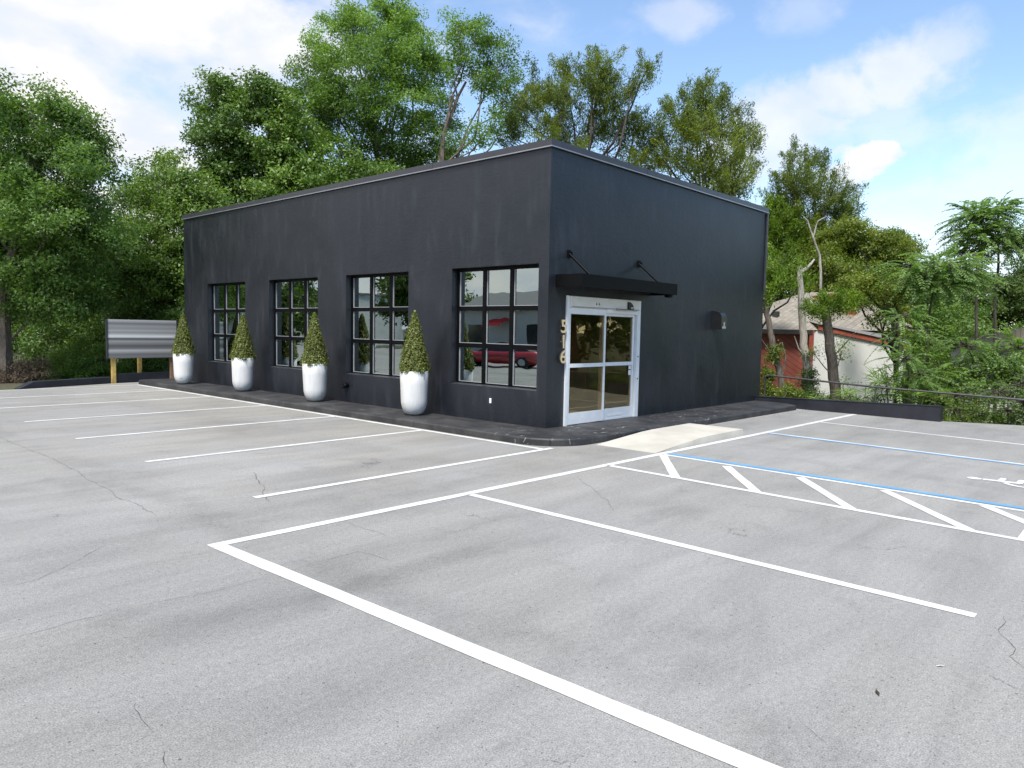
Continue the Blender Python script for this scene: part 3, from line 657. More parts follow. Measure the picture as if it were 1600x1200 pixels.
class Bark:
    def __init__(s): s.a = []; s.b = []; s.ra = []; s.rb = []
    def path(s, pts, rad):
        for i in range(len(pts) - 1):
            d = np.array(pts[i + 1], float) - np.array(pts[i], float); d *= 1 + 0.15 * rad[i + 1] / (np.linalg.norm(d) + 1e-6)
            s.a.append(np.array(pts[i], float)); s.b.append(np.array(pts[i], float) + d); s.ra.append(rad[i]); s.rb.append(rad[i + 1])
    def build(s, name, mat, parent, n=6):
        me = np_mesh(name, seg_mesh(s.a, s.b, s.ra, s.rb, n) - OFF[parent], 4)
        return link(name, me, mat, parent)
def bend(rng, a, b, k=4, amp=0.12, sag=0.0):
    a = np.array(a, float); b = np.array(b, float); L = np.linalg.norm(b - a); pts = [a]
    for i in range(1, k):
        t = i / k; pts.append(a + (b - a) * t + rng.normal(0, amp * L * 0.25, 3) + np.array([0, 0, sag * L * math.sin(math.pi * t)]))
    return pts + [b]
def leaves(rng, pos, nrm, ln, wd, tri=True, along=None):
    n = len(pos)
    if along is None:
        r = unit(rng.normal(size=(n, 3))); a = unit(np.cross(nrm, r))
    else: a = along
    b = unit(np.cross(nrm, a)); L = ln * rng.uniform(.6, 1.25, (n, 1)); W = wd * rng.uniform(.7, 1.2, (n, 1))
    p0 = pos - a * L * .5; p2 = pos + a * L * .5
    if tri: return np.stack([p0 - b * W * .5, p0 + b * W * .5 + a * L * .25, p2], 1).reshape(-1, 3)
    mid = pos - a * L * .05
    return np.stack([p0, mid + b * W * .5, p2, mid - b * W * .5], 1).reshape(-1, 3)
def crown(rng, lobes, cl_r, per, dens, ln, wd, tri=True, style='broad', fork=None, bk=None, thin=0.0):
    """lobes: (centre, radii); clumps of leaves spread in each lobe, twigs lead to every clump."""
    V = []; T = []
    for ci, (c, r) in enumerate(lobes):
        c = np.array(c, float); r = np.array(r, float)
        area = (r[0] * r[1] * r[2]) ** (2 / 3)
        n = max(6, int(DENS * dens * area / cl_r ** 2))
        d = unit(rng.normal(size=(n, 3)) + np.array([0, 0, .25])); rad = (0.35 + 0.65 * np.sqrt(rng.uniform(0, 1, n))) * rng.uniform(.8, 1.15, n)
        rad = np.where(rng.uniform(0, 1, n) < .13, rng.uniform(1.1, 1.42, n), rad); tips = c + d * rad[:, None] * r
        ton = np.clip(rng.normal(.5, .17) + rng.normal(0, .13, n), .05, .95)
        m = np.maximum(5, (PER * per * rng.uniform(.35, 1.5, n)).astype(int)); idx = np.repeat(np.arange(n), m); N_ = len(idx)
        if style == 'broad':
            g = rng.normal(size=(N_, 3)) * np.array([1, 1, .62]); g = g / np.maximum(1, np.linalg.norm(g, axis=1, keepdims=True) / 1.9)
            pos = tips[idx] + g * cl_r * .62
            nr = unit((pos - c) / r * .5 + np.array([0, 0, .55]) + rng.normal(size=(N_, 3)) * .75)
            V.append(leaves(rng, pos, nr, ln, wd, tri))
        else:                                   # cedar: upswept feathery sprays
            ax = unit(d * np.array([.8, .8, .4]) + np.array([0, 0, .75]) + rng.normal(size=(n, 3)) * .25)
            s = rng.uniform(-1, 1.2, N_); spread = .42 * (1.15 - .55 * s).clip(.2, 1.6)
            pos = tips[idx] + ax[idx] * (s * cl_r * 1.15)[:, None] + rng.normal(size=(N_, 3)) * (spread * cl_r)[:, None] * .8
            al = unit(ax[idx] * .8 + rng.normal(size=(N_, 3)) * .5); nr = unit(np.cross(al, rng.normal(size=(N_, 3))))
            V.append(leaves(rng, pos, nr, ln, wd, tri, al))
        T.append(np.clip(ton[idx] + rng.normal(0, .16, N_), 0, 1))
        if bk is not None:
            base = fork(c) if fork else c - np.array([0, 0, r[2]])
            L = np.linalg.norm(c - base); r0 = .018 + .009 * L
            hub = c - np.array([0, 0, r[2] * .25])
            pts = bend(rng, base, hub, 5, .16, .06); bk.path(pts, list(np.linspace(r0, .02, len(pts))))
            hubs = [c + unit(rng.normal(size=3)) * r * rng.uniform(.25, .55) for _ in range(max(2, n // 12))]
            for h in hubs:
                pp = bend(rng, hub if rng.uniform() < .6 else pts[-2], h, 3, .2); bk.path(pp, [.018, .014, .011, .008])
            H = np.array(hubs)
            for t in tips[::(3 if n > 40 else 1)]:
                j = np.argmin(((H - t) ** 2).sum(1)); bk.path([H[j], (H[j] + t) / 2 + rng.normal(0, .05, 3), t], [.008, .006, .003])
    return np.concatenate(V), np.concatenate(T)
def lobe(px, py, rx, ry, depth, dd=0.0, deep=1.0):
    k = 1.1 * (depth + dd) / FPX; c = at(px, py, depth + dd); a = rx * k
    return (c, (a * deep, a * deep, ry * k))
def tree(name, label, cat, depth, spec, mleaf, mbark, seed, base=None, trunk_r=0.22, cl_r=0.42, per=70, dens=1.15, ln=.12, wd=.075, style='broad', tri=True, group=None, forkh=0.45, trunk_pts=None, deep=1.0):
    rng = np.random.default_rng(seed)
    lobes = []
    for s in spec:
        dd = s[4] if len(s) > 4 else rng.uniform(-1.2, 1.2)
        lobes.append(lobe(*s[:4], depth, dd, deep))
    C_ = np.array([l[0] for l in lobes]); cen = C_.mean(0)
    if base is None: base = (cen[0], cen[1])
    else:
        p = at(*base, depth); base = (p[0], p[1])
    bz = float(ground_z(np.array(base[0]), np.array(base[1]))) - .05
    root = thing(name, label, cat, (base[0], base[1], bz), group)
    bk = Bark()
    top = C_[:, 2].max()
    if trunk_pts is None:
        low = C_[:, 2].min(); th = np.array([cen[0], cen[1], max(bz + 1.0, low * .35 + top * .4)])
        tp = bend(rng, np.array([base[0], base[1], bz]), th, 6, .10)
    else: tp = [at(*q, depth) for q in trunk_pts]; tp[0] = np.array([base[0], base[1], bz])
    rr = np.linspace(trunk_r, trunk_r * .45, len(tp)); rr[0] *= 1.35
    bk.path(tp, list(rr)); TP = np.array(tp)
    def fork(c):
        z = bz + (c[2] - bz) * rng.uniform(forkh, forkh + .25); i = np.argmin(np.abs(TP[:, 2] - z)); return TP[i]
    V, T = crown(rng, lobes, cl_r, per, dens, ln, wd, tri, style, fork, bk)
    link('crown', np_mesh('crown', V - OFF[root], 3 if tri else 4, T), mleaf, root)
    bk.build('trunk', mbark, root)
    return root

# ------------------------------------------------------------------ trees left of and behind the building
G1 = 'trees behind the black building'
tree('oak_tree', 'tall broad oak with grey trunk at the left edge of the parking lot', 'tree', 24,
     [(60, 190, 70, 42), (125, 228, 44, 34), (15, 215, 60, 50), (80, 262, 70, 38), (128, 322, 36, 20), (10, 300, 70, 50), (85, 345, 80, 48), (-70, 250, 80, 80), (40, 405, 85, 46), (130, 395, 60, 42), (-20, 455, 60, 45), (95, 465, 65, 38), (-80, 380, 80, 70), (118, 255, 20, 18), (95, 165, 24, 18), (150, 235, 14, 14)],
     M['leaf_oak'], M['bark'], 11, base=(4, 600), trunk_r=.26, ln=.115, wd=.075, per=85, dens=1.25, trunk_pts=[(6, 606), (6, 540), (4, 470), (20, 400), (45, 320), (62, 250)])
tree('woodland_tree', 'bushy yellow-green tree between the big oak and the black building', 'tree', 29,
     [(262, 300, 42, 42), (225, 322, 45, 45), (295, 345, 45, 50), (195, 385, 55, 45), (270, 415, 55, 50), (180, 440, 55, 42), (235, 470, 55, 45), (305, 430, 40, 50), (265, 262, 16, 20), (222, 290, 12, 16), (285, 280, 14, 18), (150, 400, 40, 40), (310, 500, 40, 40), (330, 330, 40, 40), (250, 520, 40, 30)],
     M['leaf_mid'], M['bark'], 12, ln=.125, wd=.085, per=75, dens=1.2, trunk_r=.2)
tree('woodland_tree', 'dense dark leafy tree low behind the sign board and bush', 'tree', 32,
     [(60, 470, 70, 45), (150, 490, 60, 45), (0, 520, 60, 50), (100, 540, 60, 40), (200, 520, 55, 45), (-80, 500, 80, 60), (290, 540, 50, 45), (240, 560, 40, 30)],
     M['leaf_gloss'], M['bark_dark'], 13, ln=.13, wd=.085, per=70, dens=1.1, trunk_r=.2, cl_r=.45)
tree('magnolia_tree', 'dark glossy tree with clumped leaves above the left roof edge', 'tree', 34,
     [(348, 165, 34, 36), (352, 232, 42, 45), (418, 185, 42, 45), (400, 262, 60, 48), (462, 235, 48, 52), (338, 290, 34, 45), (480, 300, 60, 40), (352, 128, 14, 12), (412, 142, 24, 16), (440, 160, 20, 20), (330, 200, 20, 22), (560, 290, 50, 35), (420, 330, 60, 40)],
     M['leaf_gloss'], M['bark'], 14, ln=.17, wd=.11, per=60, dens=1.35, trunk_r=.25, cl_r=.45, group=G1)
tree('oak_tree', 'tallest light green tree rising above the middle of the roof', 'tree', 37,
     [(590, 42, 62, 36), (520, 72, 38, 38), (640, 78, 55, 45), (560, 120, 65, 52), (490, 128, 38, 42), (620, 165, 55, 52), (540, 205, 60, 50), (675, 115, 30, 36), (655, 225, 40, 45), (600, 255, 60, 35), (495, 190, 35, 40), (545, 25, 26, 16), (625, 20, 22, 14), (690, 250, 25, 28)],
     M['leaf_light'], M['bark'], 15, ln=.14, wd=.085, per=62, dens=1.05, trunk_r=.3, cl_r=.45, group=G1)
tree('oak_tree', 'airy light green tree with forked pale limb right of the tallest tree', 'tree', 35,
     [(742, 62, 36, 34), (778, 105, 34, 34), (795, 150, 26, 34), (718, 95, 24, 30), (760, 125, 30, 24), (745, 213, 32, 16), (690, 185, 28, 30), (805, 195, 22, 26), (720, 45, 18, 18), (700, 230, 24, 24), (775, 195, 18, 16)],
     M['leaf_light'], M['bark'], 16, ln=.13, wd=.08, per=52, dens=0.8, trunk_r=.13, cl_r=.40, trunk_pts=[(690, 500), (690, 300), (692, 215), (705, 180), (715, 152), (728, 128)], base=(690, 560), forkh=.6, group=G1)
tree('cedar_tree', 'broad ragged cedar with dark stems above the near roof corner', 'tree', 33,
     [(800, 208, 20, 26), (850, 175, 34, 38), (835, 150, 18, 30), (890, 130, 24, 34), (935, 118, 34, 22), (925, 150, 36, 30), (965, 165, 34, 36), (905, 205, 34, 28), (1000, 225, 28, 28), (1012, 103, 9, 12), (890, 245, 30, 20), (980, 258, 34, 20), (860, 222, 26, 22), (955, 205, 30, 26), (930, 95, 10, 12), (985, 130, 14, 24), (1025, 250, 26, 24), (1005, 195, 26, 26), (880, 155, 24, 24), (815, 175, 14, 22)],
     M['leaf_cedar'], M['bark_dark'], 17, ln=.17, wd=.04, per=80, dens=.72, style='cedar', trunk_r=.2, cl_r=.36, forkh=.35, group=G1)
tree('cedar_tree', 'leaning cedar with bare hanging twigs above the door facade roofline', 'tree', 32,
     [(1085, 158, 34, 24), (1128, 172, 30, 28), (1058, 190, 24, 30), (1108, 215, 40, 34), (1158, 222, 20, 34), (1145, 270, 36, 26), (1060, 255, 26, 26), (1178, 225, 10, 14), (1100, 140, 14, 12), (1075, 225, 24, 22), (1130, 290, 40, 24), (1160, 295, 26, 18), (1040, 225, 20, 24), (1090, 195, 26, 24), (1135, 205, 26, 24), (1100, 260, 30, 24)],
     M['leaf_cedar'], M['bark_dark'], 18, ln=.17, wd=.04, per=80, dens=.72, style='cedar', trunk_r=.2, cl_r=.36, forkh=.35, group=G1)
tree('cedar_tree', 'pointed olive cedar right of the building beyond the red house', 'tree', 36,
     [(1238, 248, 13, 18), (1268, 262, 16, 26), (1240, 285, 34, 24), (1295, 300, 36, 24), (1322, 325, 16, 16), (1265, 325, 48, 28), (1318, 352, 24, 24), (1215, 318, 24, 26), (1245, 365, 44, 30), (1290, 380, 44, 28), (1338, 330, 10, 12), (1285, 255, 8, 12)],
     M['leaf_cedar'], M['bark'], 19, ln=.16, wd=.04, per=80, dens=.72, style='cedar', trunk_r=.2, cl_r=.34, forkh=.3)
tree('cypress_tree', 'bright lime green feathery conifer against the right edge of the building', 'tree', 36,
     [(1213, 380, 22, 32), (1240, 388, 26, 30), (1208, 418, 16, 22), (1242, 420, 24, 14), (1203, 340, 14, 22), (1225, 350, 18, 22)],
     M['leaf_lime'], M['bark_dark'], 20, base=(1200, 610), ln=.19, wd=.055, per=95, dens=1.5, style='cedar', trunk_r=.10, cl_r=.34)
tree('vine_covered_tree', 'yellow-green vine draped tree standing right of the red house roof', 'tree', 33.5,
     [(1310, 390, 40, 26), (1365, 388, 40, 26), (1408, 398, 24, 28), (1292, 425, 40, 34), (1350, 425, 44, 36), (1398, 440, 30, 34), (1362, 470, 36, 30), (1330, 365, 26, 16), (1385, 500, 24, 30), (1405, 372, 18, 12)],
     M['leaf_vine'], M['bark_dark'], 21, base=(1450, 640), trunk_pts=[(1450, 640), (1440, 570), (1420, 510), (1390, 460), (1360, 420)], ln=.11, wd=.08, per=80, dens=1.3, trunk_r=.15, cl_r=.34)
tree('woodland_tree', 'hazy green tree far off at the right edge of the photo', 'tree', 52,
     [(1560, 462, 45, 26), (1620, 450, 50, 34), (1510, 480, 40, 24), (1590, 490, 60, 26), (1660, 470, 50, 40), (1470, 470, 40, 36)],
     M['leaf_far'], M['bark'], 22, ln=.2, wd=.13, per=60, dens=1.4, trunk_r=.2, cl_r=.5)
tree('woodland_tree', 'mid green tree filling the gap behind the ferny saplings', 'tree', 33,
     [(1440, 480, 45, 40), (1400, 520, 45, 40), (1480, 520, 45, 36), (1450, 560, 50, 36), (1530, 560, 45, 36), (1590, 560, 45, 36), (1380, 570, 30, 30)],
     M['leaf_mid'], M['bark_dark'], 23, ln=.13, wd=.085, per=60, dens=1.0, trunk_r=.16, cl_r=.42)

tree('woodland_tree', 'dark dense tree closing the view behind the tan shingle roof', 'tree', 37,
     [(1195, 445, 28, 26), (1235, 452, 28, 22), (1278, 445, 30, 26), (1320, 455, 30, 26), (1215, 480, 26, 20), (1350, 480, 30, 26)],
     M['leaf_gloss'], M['bark_dark'], 24, ln=.15, wd=.1, per=60, dens=1.1, trunk_r=.16, cl_r=.42)

tree('vine_covered_tree', 'small leafy vine tangled tree standing in front of the white house wing', 'tree', 23.5,
     [(1372, 452, 26, 22), (1398, 470, 20, 22), (1345, 442, 20, 16), (1402, 440, 20, 20), (1325, 450, 14, 12), (1385, 500, 18, 18), (1352, 470, 16, 14), (1410, 505, 18, 22)],
     M['leaf_vine'], M['bark_dark'], 25, base=(1404, 640), trunk_pts=[(1404, 640), (1400, 570), (1396, 510), (1386, 465), (1370, 440)], ln=.085, wd=.055, per=70, dens=.95, trunk_r=.09, cl_r=.28)
tree('cypress_tree', 'small lime green conifer spray overhanging the left slope of the tan roof', 'tree', 24,
     [(1205, 432, 14, 18), (1232, 436, 20, 14), (1198, 462, 8, 14), (1255, 440, 12, 10), (1218, 410, 16, 16)],
     M['leaf_lime'], M['bark_dark'], 26, base=(1184, 610), trunk_pts=[(1184, 610), (1185, 520), (1190, 450), (1205, 415)], ln=.13, wd=.04, per=80, dens=1.2, style='cedar', trunk_r=.08, cl_r=.3)

# ------------------------------------------------------------------ feathery saplings, ferns, palmettos
def fronds(rng, org, dirs, L, nl=9, droop=.42, lw=.030, ll=.135):
    n = len(org); Ls = L * rng.uniform(.7, 1.2, (n, 1)); V = []; T = []; S0 = []; S1 = []
    ton = np.clip(rng.normal(.5, .2, n), 0, 1); prev = org
    for j in range(1, nl + 1):
        s = j / nl; p = org + dirs * Ls * s + np.array([0, 0, -1.0]) * droop * Ls * s * s; tg = unit(dirs + np.array([0, 0, -2.0]) * droop * s)
        S0.append(prev); S1.append(p); prev = p
        sd = unit(np.cross(tg, np.array([0, 0, 1.0])) + 1e-4)
        for sg in (-1, 1):
            a = unit(sd * sg * .85 + tg * .5 + np.array([0, 0, -.25]) + rng.normal(0, .12, (n, 3))); l = Ls * ll * (1.15 - .6 * abs(s - .4)); nr = unit(np.cross(a, tg) + rng.normal(0, .2, (n, 3))); b = unit(np.cross(nr, a))
            V.append(np.stack([p, p + a * l * .45 + b * Ls * lw, p + a * l, p + a * l * .45 - b * Ls * lw], 1)); T.append(np.clip(ton + rng.normal(0, .1, n), 0, 1))
    return np.concatenate(V).reshape(-1, 3), np.concatenate(T), np.concatenate(S0), np.concatenate(S1)
def fern_tree(name, label, cat, depth, stem, crowns, seed, L=.75, n=70, r0=.045, mat='leaf_fern', bk_m='bark_dark', group=None, nl=13):
    rng = np.random.default_rng(seed)
    pts = [at(*q, depth) for q in stem]; g = pts[0]; gz = float(ground_z(np.array(g[0]), np.array(g[1]))) - .04; pts[0] = np.array([g[0], g[1], gz])
    root = thing(name, label, cat, (g[0], g[1], gz), group)
    bk = Bark(); bk.path(pts, list(np.linspace(r0, r0 * .5, len(pts))))
    V = []; T = []
    for px, py, rx, ry, *q in crowns:
        dd = q[0] if q else 0; c, r = lobe(px, py, rx, ry, depth, dd); m = int(n * (rx * ry) / 1600 * (depth / 20) ** 2) + 6
        d = unit(rng.normal(size=(m, 3)) * np.array([1, 1, .7]) + np.array([0, 0, .25])); org = c + d * r * rng.uniform(.2, .75, (m, 1)) - np.array([0, 0, .05])
        dr = unit(d * np.array([1, 1, .45]) + rng.normal(0, .3, (m, 3)) + np.array([0, 0, .15]))
        v, t, s0, s1 = fronds(rng, org, dr, L, nl); V.append(v); T.append(t)
        i = np.argmin([np.linalg.norm(p - c) for p in pts[1:]]) + 1; bk.path(bend(rng, pts[i], c, 3, .1), [r0 * .5, r0 * .42, r0 * .35, r0 * .3])
        for o in org: bk.path([c + (o - c) * .1, o], [.012, .006])
        for a, b in zip(s0, s1): bk.a.append(a); bk.b.append(b); bk.ra.append(.004); bk.rb.append(.003)
    link('crown', np_mesh('crown', np.concatenate(V) - OFF[root], 4, np.concatenate(T)), M[mat], root)
    bk.build('trunk', M[bk_m], root, 4); return root
fern_tree('feathery_tree', 'tallest slender feathery tree on two thin stems at the right edge', 'tree', 24, [(1556, 640), (1556, 560), (1554, 480), (1560, 415), (1560, 380)],
          [(1530, 338, 34, 26), (1560, 330, 24, 20), (1562, 372, 40, 26), (1525, 365, 28, 22), (1590, 378, 22, 22), (1515, 392, 20, 14)], 31, L=.85, n=140, r0=.06)
fern_tree('feathery_tree', 'thin dark stemmed feathery sapling leaning under the tallest feathery tree', 'tree', 23, [(1524, 640), (1526, 560), (1525, 480), (1527, 415), (1526, 395)],
          [(1522, 405, 18, 14), (1535, 440, 14, 12)], 32, L=.7, n=60, r0=.055)
fern_tree('feathery_tree', 'curved stem feathery sapling with umbrella crown left of the tallest one', 'tree', 21, [(1452, 640), (1450, 590), (1449, 520), (1456, 465), (1462, 440)],
          [(1470, 415, 45, 22), (1440, 430, 30, 18), (1505, 428, 30, 22), (1470, 445, 42, 18), (1420, 415, 20, 12)], 33, L=.8, n=130, r0=.04)
fern_tree('feathery_tree', 'low dark feathery sapling in front of the white house wall', 'tree', 20, [(1400, 650), (1402, 590), (1404, 540), (1400, 510)],
          [(1408, 492, 22, 9), (1425, 512, 22, 12), (1405, 528, 20, 10)], 34, L=.68, n=120, r0=.035)
fern_tree('feathery_shrub', 'bushy feathery shrub behind the middle of the handrail', 'shrub', 19, [(1415, 650), (1417, 610), (1420, 580)],
          [(1415, 560, 32, 18), (1440, 585, 26, 18), (1400, 590, 20, 16)], 35, L=.6, n=90, r0=.03)
fern_tree('feathery_shrub', 'broad feathery thicket shrub below the two thin stems', 'shrub', 20, [(1520, 650), (1522, 600), (1520, 560)],
          [(1510, 540, 40, 22), (1550, 560, 40, 24), (1480, 575, 34, 22), (1590, 545, 34, 26), (1530, 590, 40, 20)], 36, L=.7, n=85, r0=.03)
fern_tree('feathery_shrub', 'bright green leafy shrub at the right end of the low black wall', 'shrub', 17.2, [(1500, 664), (1500, 640), (1500, 620)],
          [(1490, 640, 26, 16), (1530, 645, 30, 14), (1500, 618, 30, 14)], 37, L=.45, n=130, r0=.02, mat='leaf_lime', nl=7)
fern_tree('feathery_shrub', 'bright green leafy shrub at the far right lot edge under the rail', 'shrub', 16.6, [(1575, 666), (1575, 640), (1575, 620)],
          [(1570, 640, 30, 18), (1600, 628, 30, 22), (1560, 612, 30, 18), (1595, 600, 26, 18), (1620, 645, 30, 20)], 38, L=.45, n=130, r0=.02, mat='leaf_fern', nl=7)

def palmetto(name, label, px, py, depth, seed, nf=9, L=.8):
    rng = np.random.default_rng(seed); p = at(px, py, depth); gz = float(ground_z(np.array(p[0]), np.array(p[1])))
    root = thing(name, label, 'palm', (p[0], p[1], gz)); c = np.array([p[0], p[1], gz]); V = []; T = []; bk = Bark()
    ctr = np.array([p[0], p[1], p[2]])
    for i in range(nf):
        d = unit(rng.normal(size=3) * np.array([1, 1, .5]) + np.array([0, 0, .35])); h = ctr + d * .45 * rng.uniform(.6, 1.3); bk.path([c, (c + h) / 2 + np.array([0, 0, .1]), h], [.018, .014, .010])
        s = unit(np.cross(d, np.array([0, 0, 1.0]))); u = np.cross(s, d)
        for a in np.linspace(-1.9, 1.9, 17):
            e = unit(d * math.cos(a) + s * math.sin(a) + u * .15 + rng.normal(0, .05, 3)); l = L * rng.uniform(.6, 1.0) * (1 - .12 * abs(a)); q = unit(np.cross(e, u)) * .022
            tip = h + e * l + np.array([0, 0, -.18 * l]); V += [h, h + e * l * .5 + q, tip, h + e * l * .5 - q]; T.append(rng.uniform(.1, 1))
    link('fronds', np_mesh('fronds', np.array(V) - OFF[root], 4, np.array(T)), M['leaf_fern'], root); bk.build('stems', M['bark'], root, 4)
palmetto('saw_palmetto', 'spiky fan palm behind the low wall below the dark trunk', 1342, 622, 20.5, 41, 10, .9)
palmetto('saw_palmetto', 'spiky fan palm behind the low wall beside the rail post', 1392, 622, 19.5, 42, 9, .85)
palmetto('saw_palmetto', 'spiky fan palm half hidden under the feathery shrub', 1435, 625, 19, 43, 8, .8)

def bush(name, label, cat, depth, spec, mleaf, seed, per=55, dens=.9, ln=.075, wd=.05, cl_r=.25, tri=False, group=None):
    rng = np.random.default_rng(seed); lobes = [lobe(*s[:4], depth, s[4] if len(s) > 4 else rng.uniform(-.3, .3)) for s in spec]
    C_ = np.array([l[0] for l in lobes]); cen = C_.mean(0); bz = float(ground_z(np.array(cen[0]), np.array(cen[1])))
    root = thing(name, label, cat, (cen[0], cen[1], bz), group); bk = Bark()
    V, T = crown(rng, lobes, cl_r, per, dens, ln, wd, tri, 'broad', lambda c: np.array([cen[0] + (c[0] - cen[0]) * .4, cen[1] + (c[1] - cen[1]) * .4, bz]), bk)
    link('foliage', np_mesh('foliage', V - OFF[root], 3 if tri else 4, T), mleaf, root); bk.build('stems', M['bark'], root, 4)
bush('shrub', 'rounded light green bush growing behind the low wall left of the sign', 'shrub', 26.5, [(90, 582, 34, 20), (130, 570, 34, 24), (165, 560, 28, 28), (110, 590, 40, 16), (150, 588, 34, 16), (128, 545, 10, 14), (92, 560, 7, 12)], M['leaf_light'], 51)
bush('shrub', 'green hedge bush seen beneath the sign board between its posts', 'shrub', 28.5, [(205, 572, 24, 18), (240, 575, 26, 18), (190, 590, 20, 12), (260, 570, 22, 20), (225, 592, 30, 10)], M['leaf_mid'], 52)
bush('shrub', 'dense dark green shrub filling the space under the rail at far right', 'shrub', 19.5, [(1490, 600, 30, 22), (1530, 615, 34, 24), (1575, 610, 34, 26), (1615, 610, 34, 26), (1465, 625, 24, 16), (1550, 580, 34, 18), (1600, 575, 34, 20), (1510, 640, 30, 14)], M['leaf_mid'], 56, 50, .8)
bush('shrub', 'leafy green shrub under the umbrella crowned sapling behind the rail', 'shrub', 20.2, [(1440, 600, 28, 18), (1470, 595, 24, 18), (1415, 610, 22, 12), (1455, 622, 26, 12)], M['leaf_vine'], 57, 50, .9, .07, .045)
bush('shrub', 'low scrubby growth at the foot of the bleached dead trunk', 'shrub', 22.5, [(1275, 625, 22, 9), (1250, 628, 18, 8), (1310, 628, 22, 9), (1345, 630, 22, 9)], M['leaf_mid'], 58, 50, .9, .07, .045)
bush('shrub', 'fresh green shrub spilling over the lot edge at far right corner', 'shrub', 17.4, [(1545, 652, 26, 9), (1585, 655, 26, 9), (1615, 650, 24, 14), (1505, 654, 20, 8)], M['leaf_lime'], 59, 50, .9, .06, .04, .18)
bush('dry_brush', 'brown dead brush at the foot of the big left trunk', 'shrub', 24.2, [(-10, 590, 26, 22), (18, 592, 26, 20), (45, 588, 24, 18), (60, 580, 14, 12)], M['leaf_dead'], 53, 70, 1.2, .12, .02)
bush('shrub', 'small leafy bush behind the low wall against the red siding', 'shrub', 20.5, [(1205, 610, 12, 12), (1232, 614, 12, 10), (1195, 588, 8, 12), (1250, 620, 10, 6)], M['leaf_vine'], 54, 70, 1.3, .06, .04, .16)
bush('shrub', 'straggly thin shrub hanging around the dark cut trunk', 'shrub', 22, [(1306, 565, 20, 34), (1278, 612, 14, 14), (1325, 605, 20, 18)], M['leaf_gloss'], 55, 26, .5, .07, .026, .22)

# bare trunks and snags
def snag(name, label, depth, paths, mat, seed, tuft=None, vine=None, mleaf=None):
    rng = np.random.default_rng(seed); p0 = at(*paths[0][0][0], depth); gz = float(ground_z(np.array(p0[0]), np.array(p0[1]))) - .05
    root = thing(name, label, 'tree', (p0[0], p0[1], gz)); mb = MB()
    for k, (pp, rad) in enumerate(paths):
        pts = [at(*q, depth) for q in pp]
        if k == 0: pts = [np.array([p0[0], p0[1], gz])] + pts; rad = [rad[0] * 1.2] + list(rad)
        fine = []; fr = []
        for i in range(len(pts) - 1):
            for t in np.linspace(0, 1, 5)[:-1]: fine.append(pts[i] + (pts[i + 1] - pts[i]) * t + rng.normal(0, rad[i] * .12, 3)); fr.append(rad[i] + (rad[i + 1] - rad[i]) * t)
        fine.append(pts[-1]); fr.append(rad[-1]); mb.tube(fine, fr, 8)
    mb.build('trunk', M[mat], root)
    for nm, spec, st in (('crown', tuft, 'cedar'), ('vine', vine, 'broad')):
        if spec:
            V, T = crown(rng, [lobe(*s, depth) for s in spec], .22, 90, 1.6, .09 if st == 'cedar' else .06, .028 if st == 'cedar' else .045, False, st)
            link(nm, np_mesh(nm, V - OFF[root], 4, T), M[mleaf], root)
snag('bare_trunk', 'leaning grey trunk with twisting vines nearest the building corner', 23, [([(1225, 625), (1220, 590), (1212, 560), (1206, 530), (1198, 490), (1193, 440)], [.10, .10, .11, .10, .09, .08]),
     ([(1220, 600), (1228, 560), (1222, 535), (1216, 540)], [.03, .025, .02, .015]), ([(1213, 570), (1200, 545), (1188, 528)], [.025, .02, .012])], 'bark', 61, vine=[(1210, 556, 7, 14)], mleaf='leaf_vine')
snag('dead_tree', 'bleached dead trunk snapped off in front of the tan shingle roof', 24, [([(1268, 640), (1264, 590), (1258, 550), (1253, 500), (1251, 450), (1250, 416)], [.14, .14, .13, .12, .10, .085]),
     ([(1252, 425), (1262, 418), (1273, 405)], [.08, .06, .03]), ([(1256, 556), (1248, 545), (1241, 525)], [.03, .025, .012]), ([(1281, 470), (1283, 440), (1281, 400), (1272, 375), (1262, 345), (1255, 338)], [.045, .045, .04, .03, .02, .01]),
     ([(1270, 372), (1278, 345), (1292, 338)], [.025, .02, .01])], 'bark_pale', 62, vine=[(1262, 600, 8, 36)], mleaf='leaf_gloss')
snag('cut_trunk', 'dark sawn trunk crowned by one flat tuft of green sprouts', 22, [([(1308, 640), (1303, 590), (1298, 550), (1292, 510), (1290, 480)], [.17, .16, .15, .14, .12]),
     ([(1300, 560), (1318, 540), (1335, 520)], [.025, .02, .012]), ([(1303, 590), (1285, 570), (1274, 555)], [.02, .015, .01])], 'bark_dark', 63, tuft=[(1295, 480, 24, 9), (1322, 473, 16, 8), (1272, 487, 10, 8), (1305, 466, 16, 6)], mleaf='leaf_lime')

# far woods: one mass that closes the horizon
rng = np.random.default_rng(71)
lob = []
for px in range(-260, 1900, 46):
    if 330 < px < 1150: continue
    dpt = 48 if px < 400 else 62
    top = (430 if px < 400 else 505) + rng.uniform(-14, 14)
    for py in np.arange(top, 560, 34): lob.append(lobe(px + rng.uniform(-14, 14), py, 36, 28, dpt, rng.uniform(-3, 3)))
V, T = crown(rng, lob, .6, 17, .45, .40, .27)
tag(link('far_woods', np_mesh('far_woods', V, 3, T), M['leaf_far']), kind='stuff')

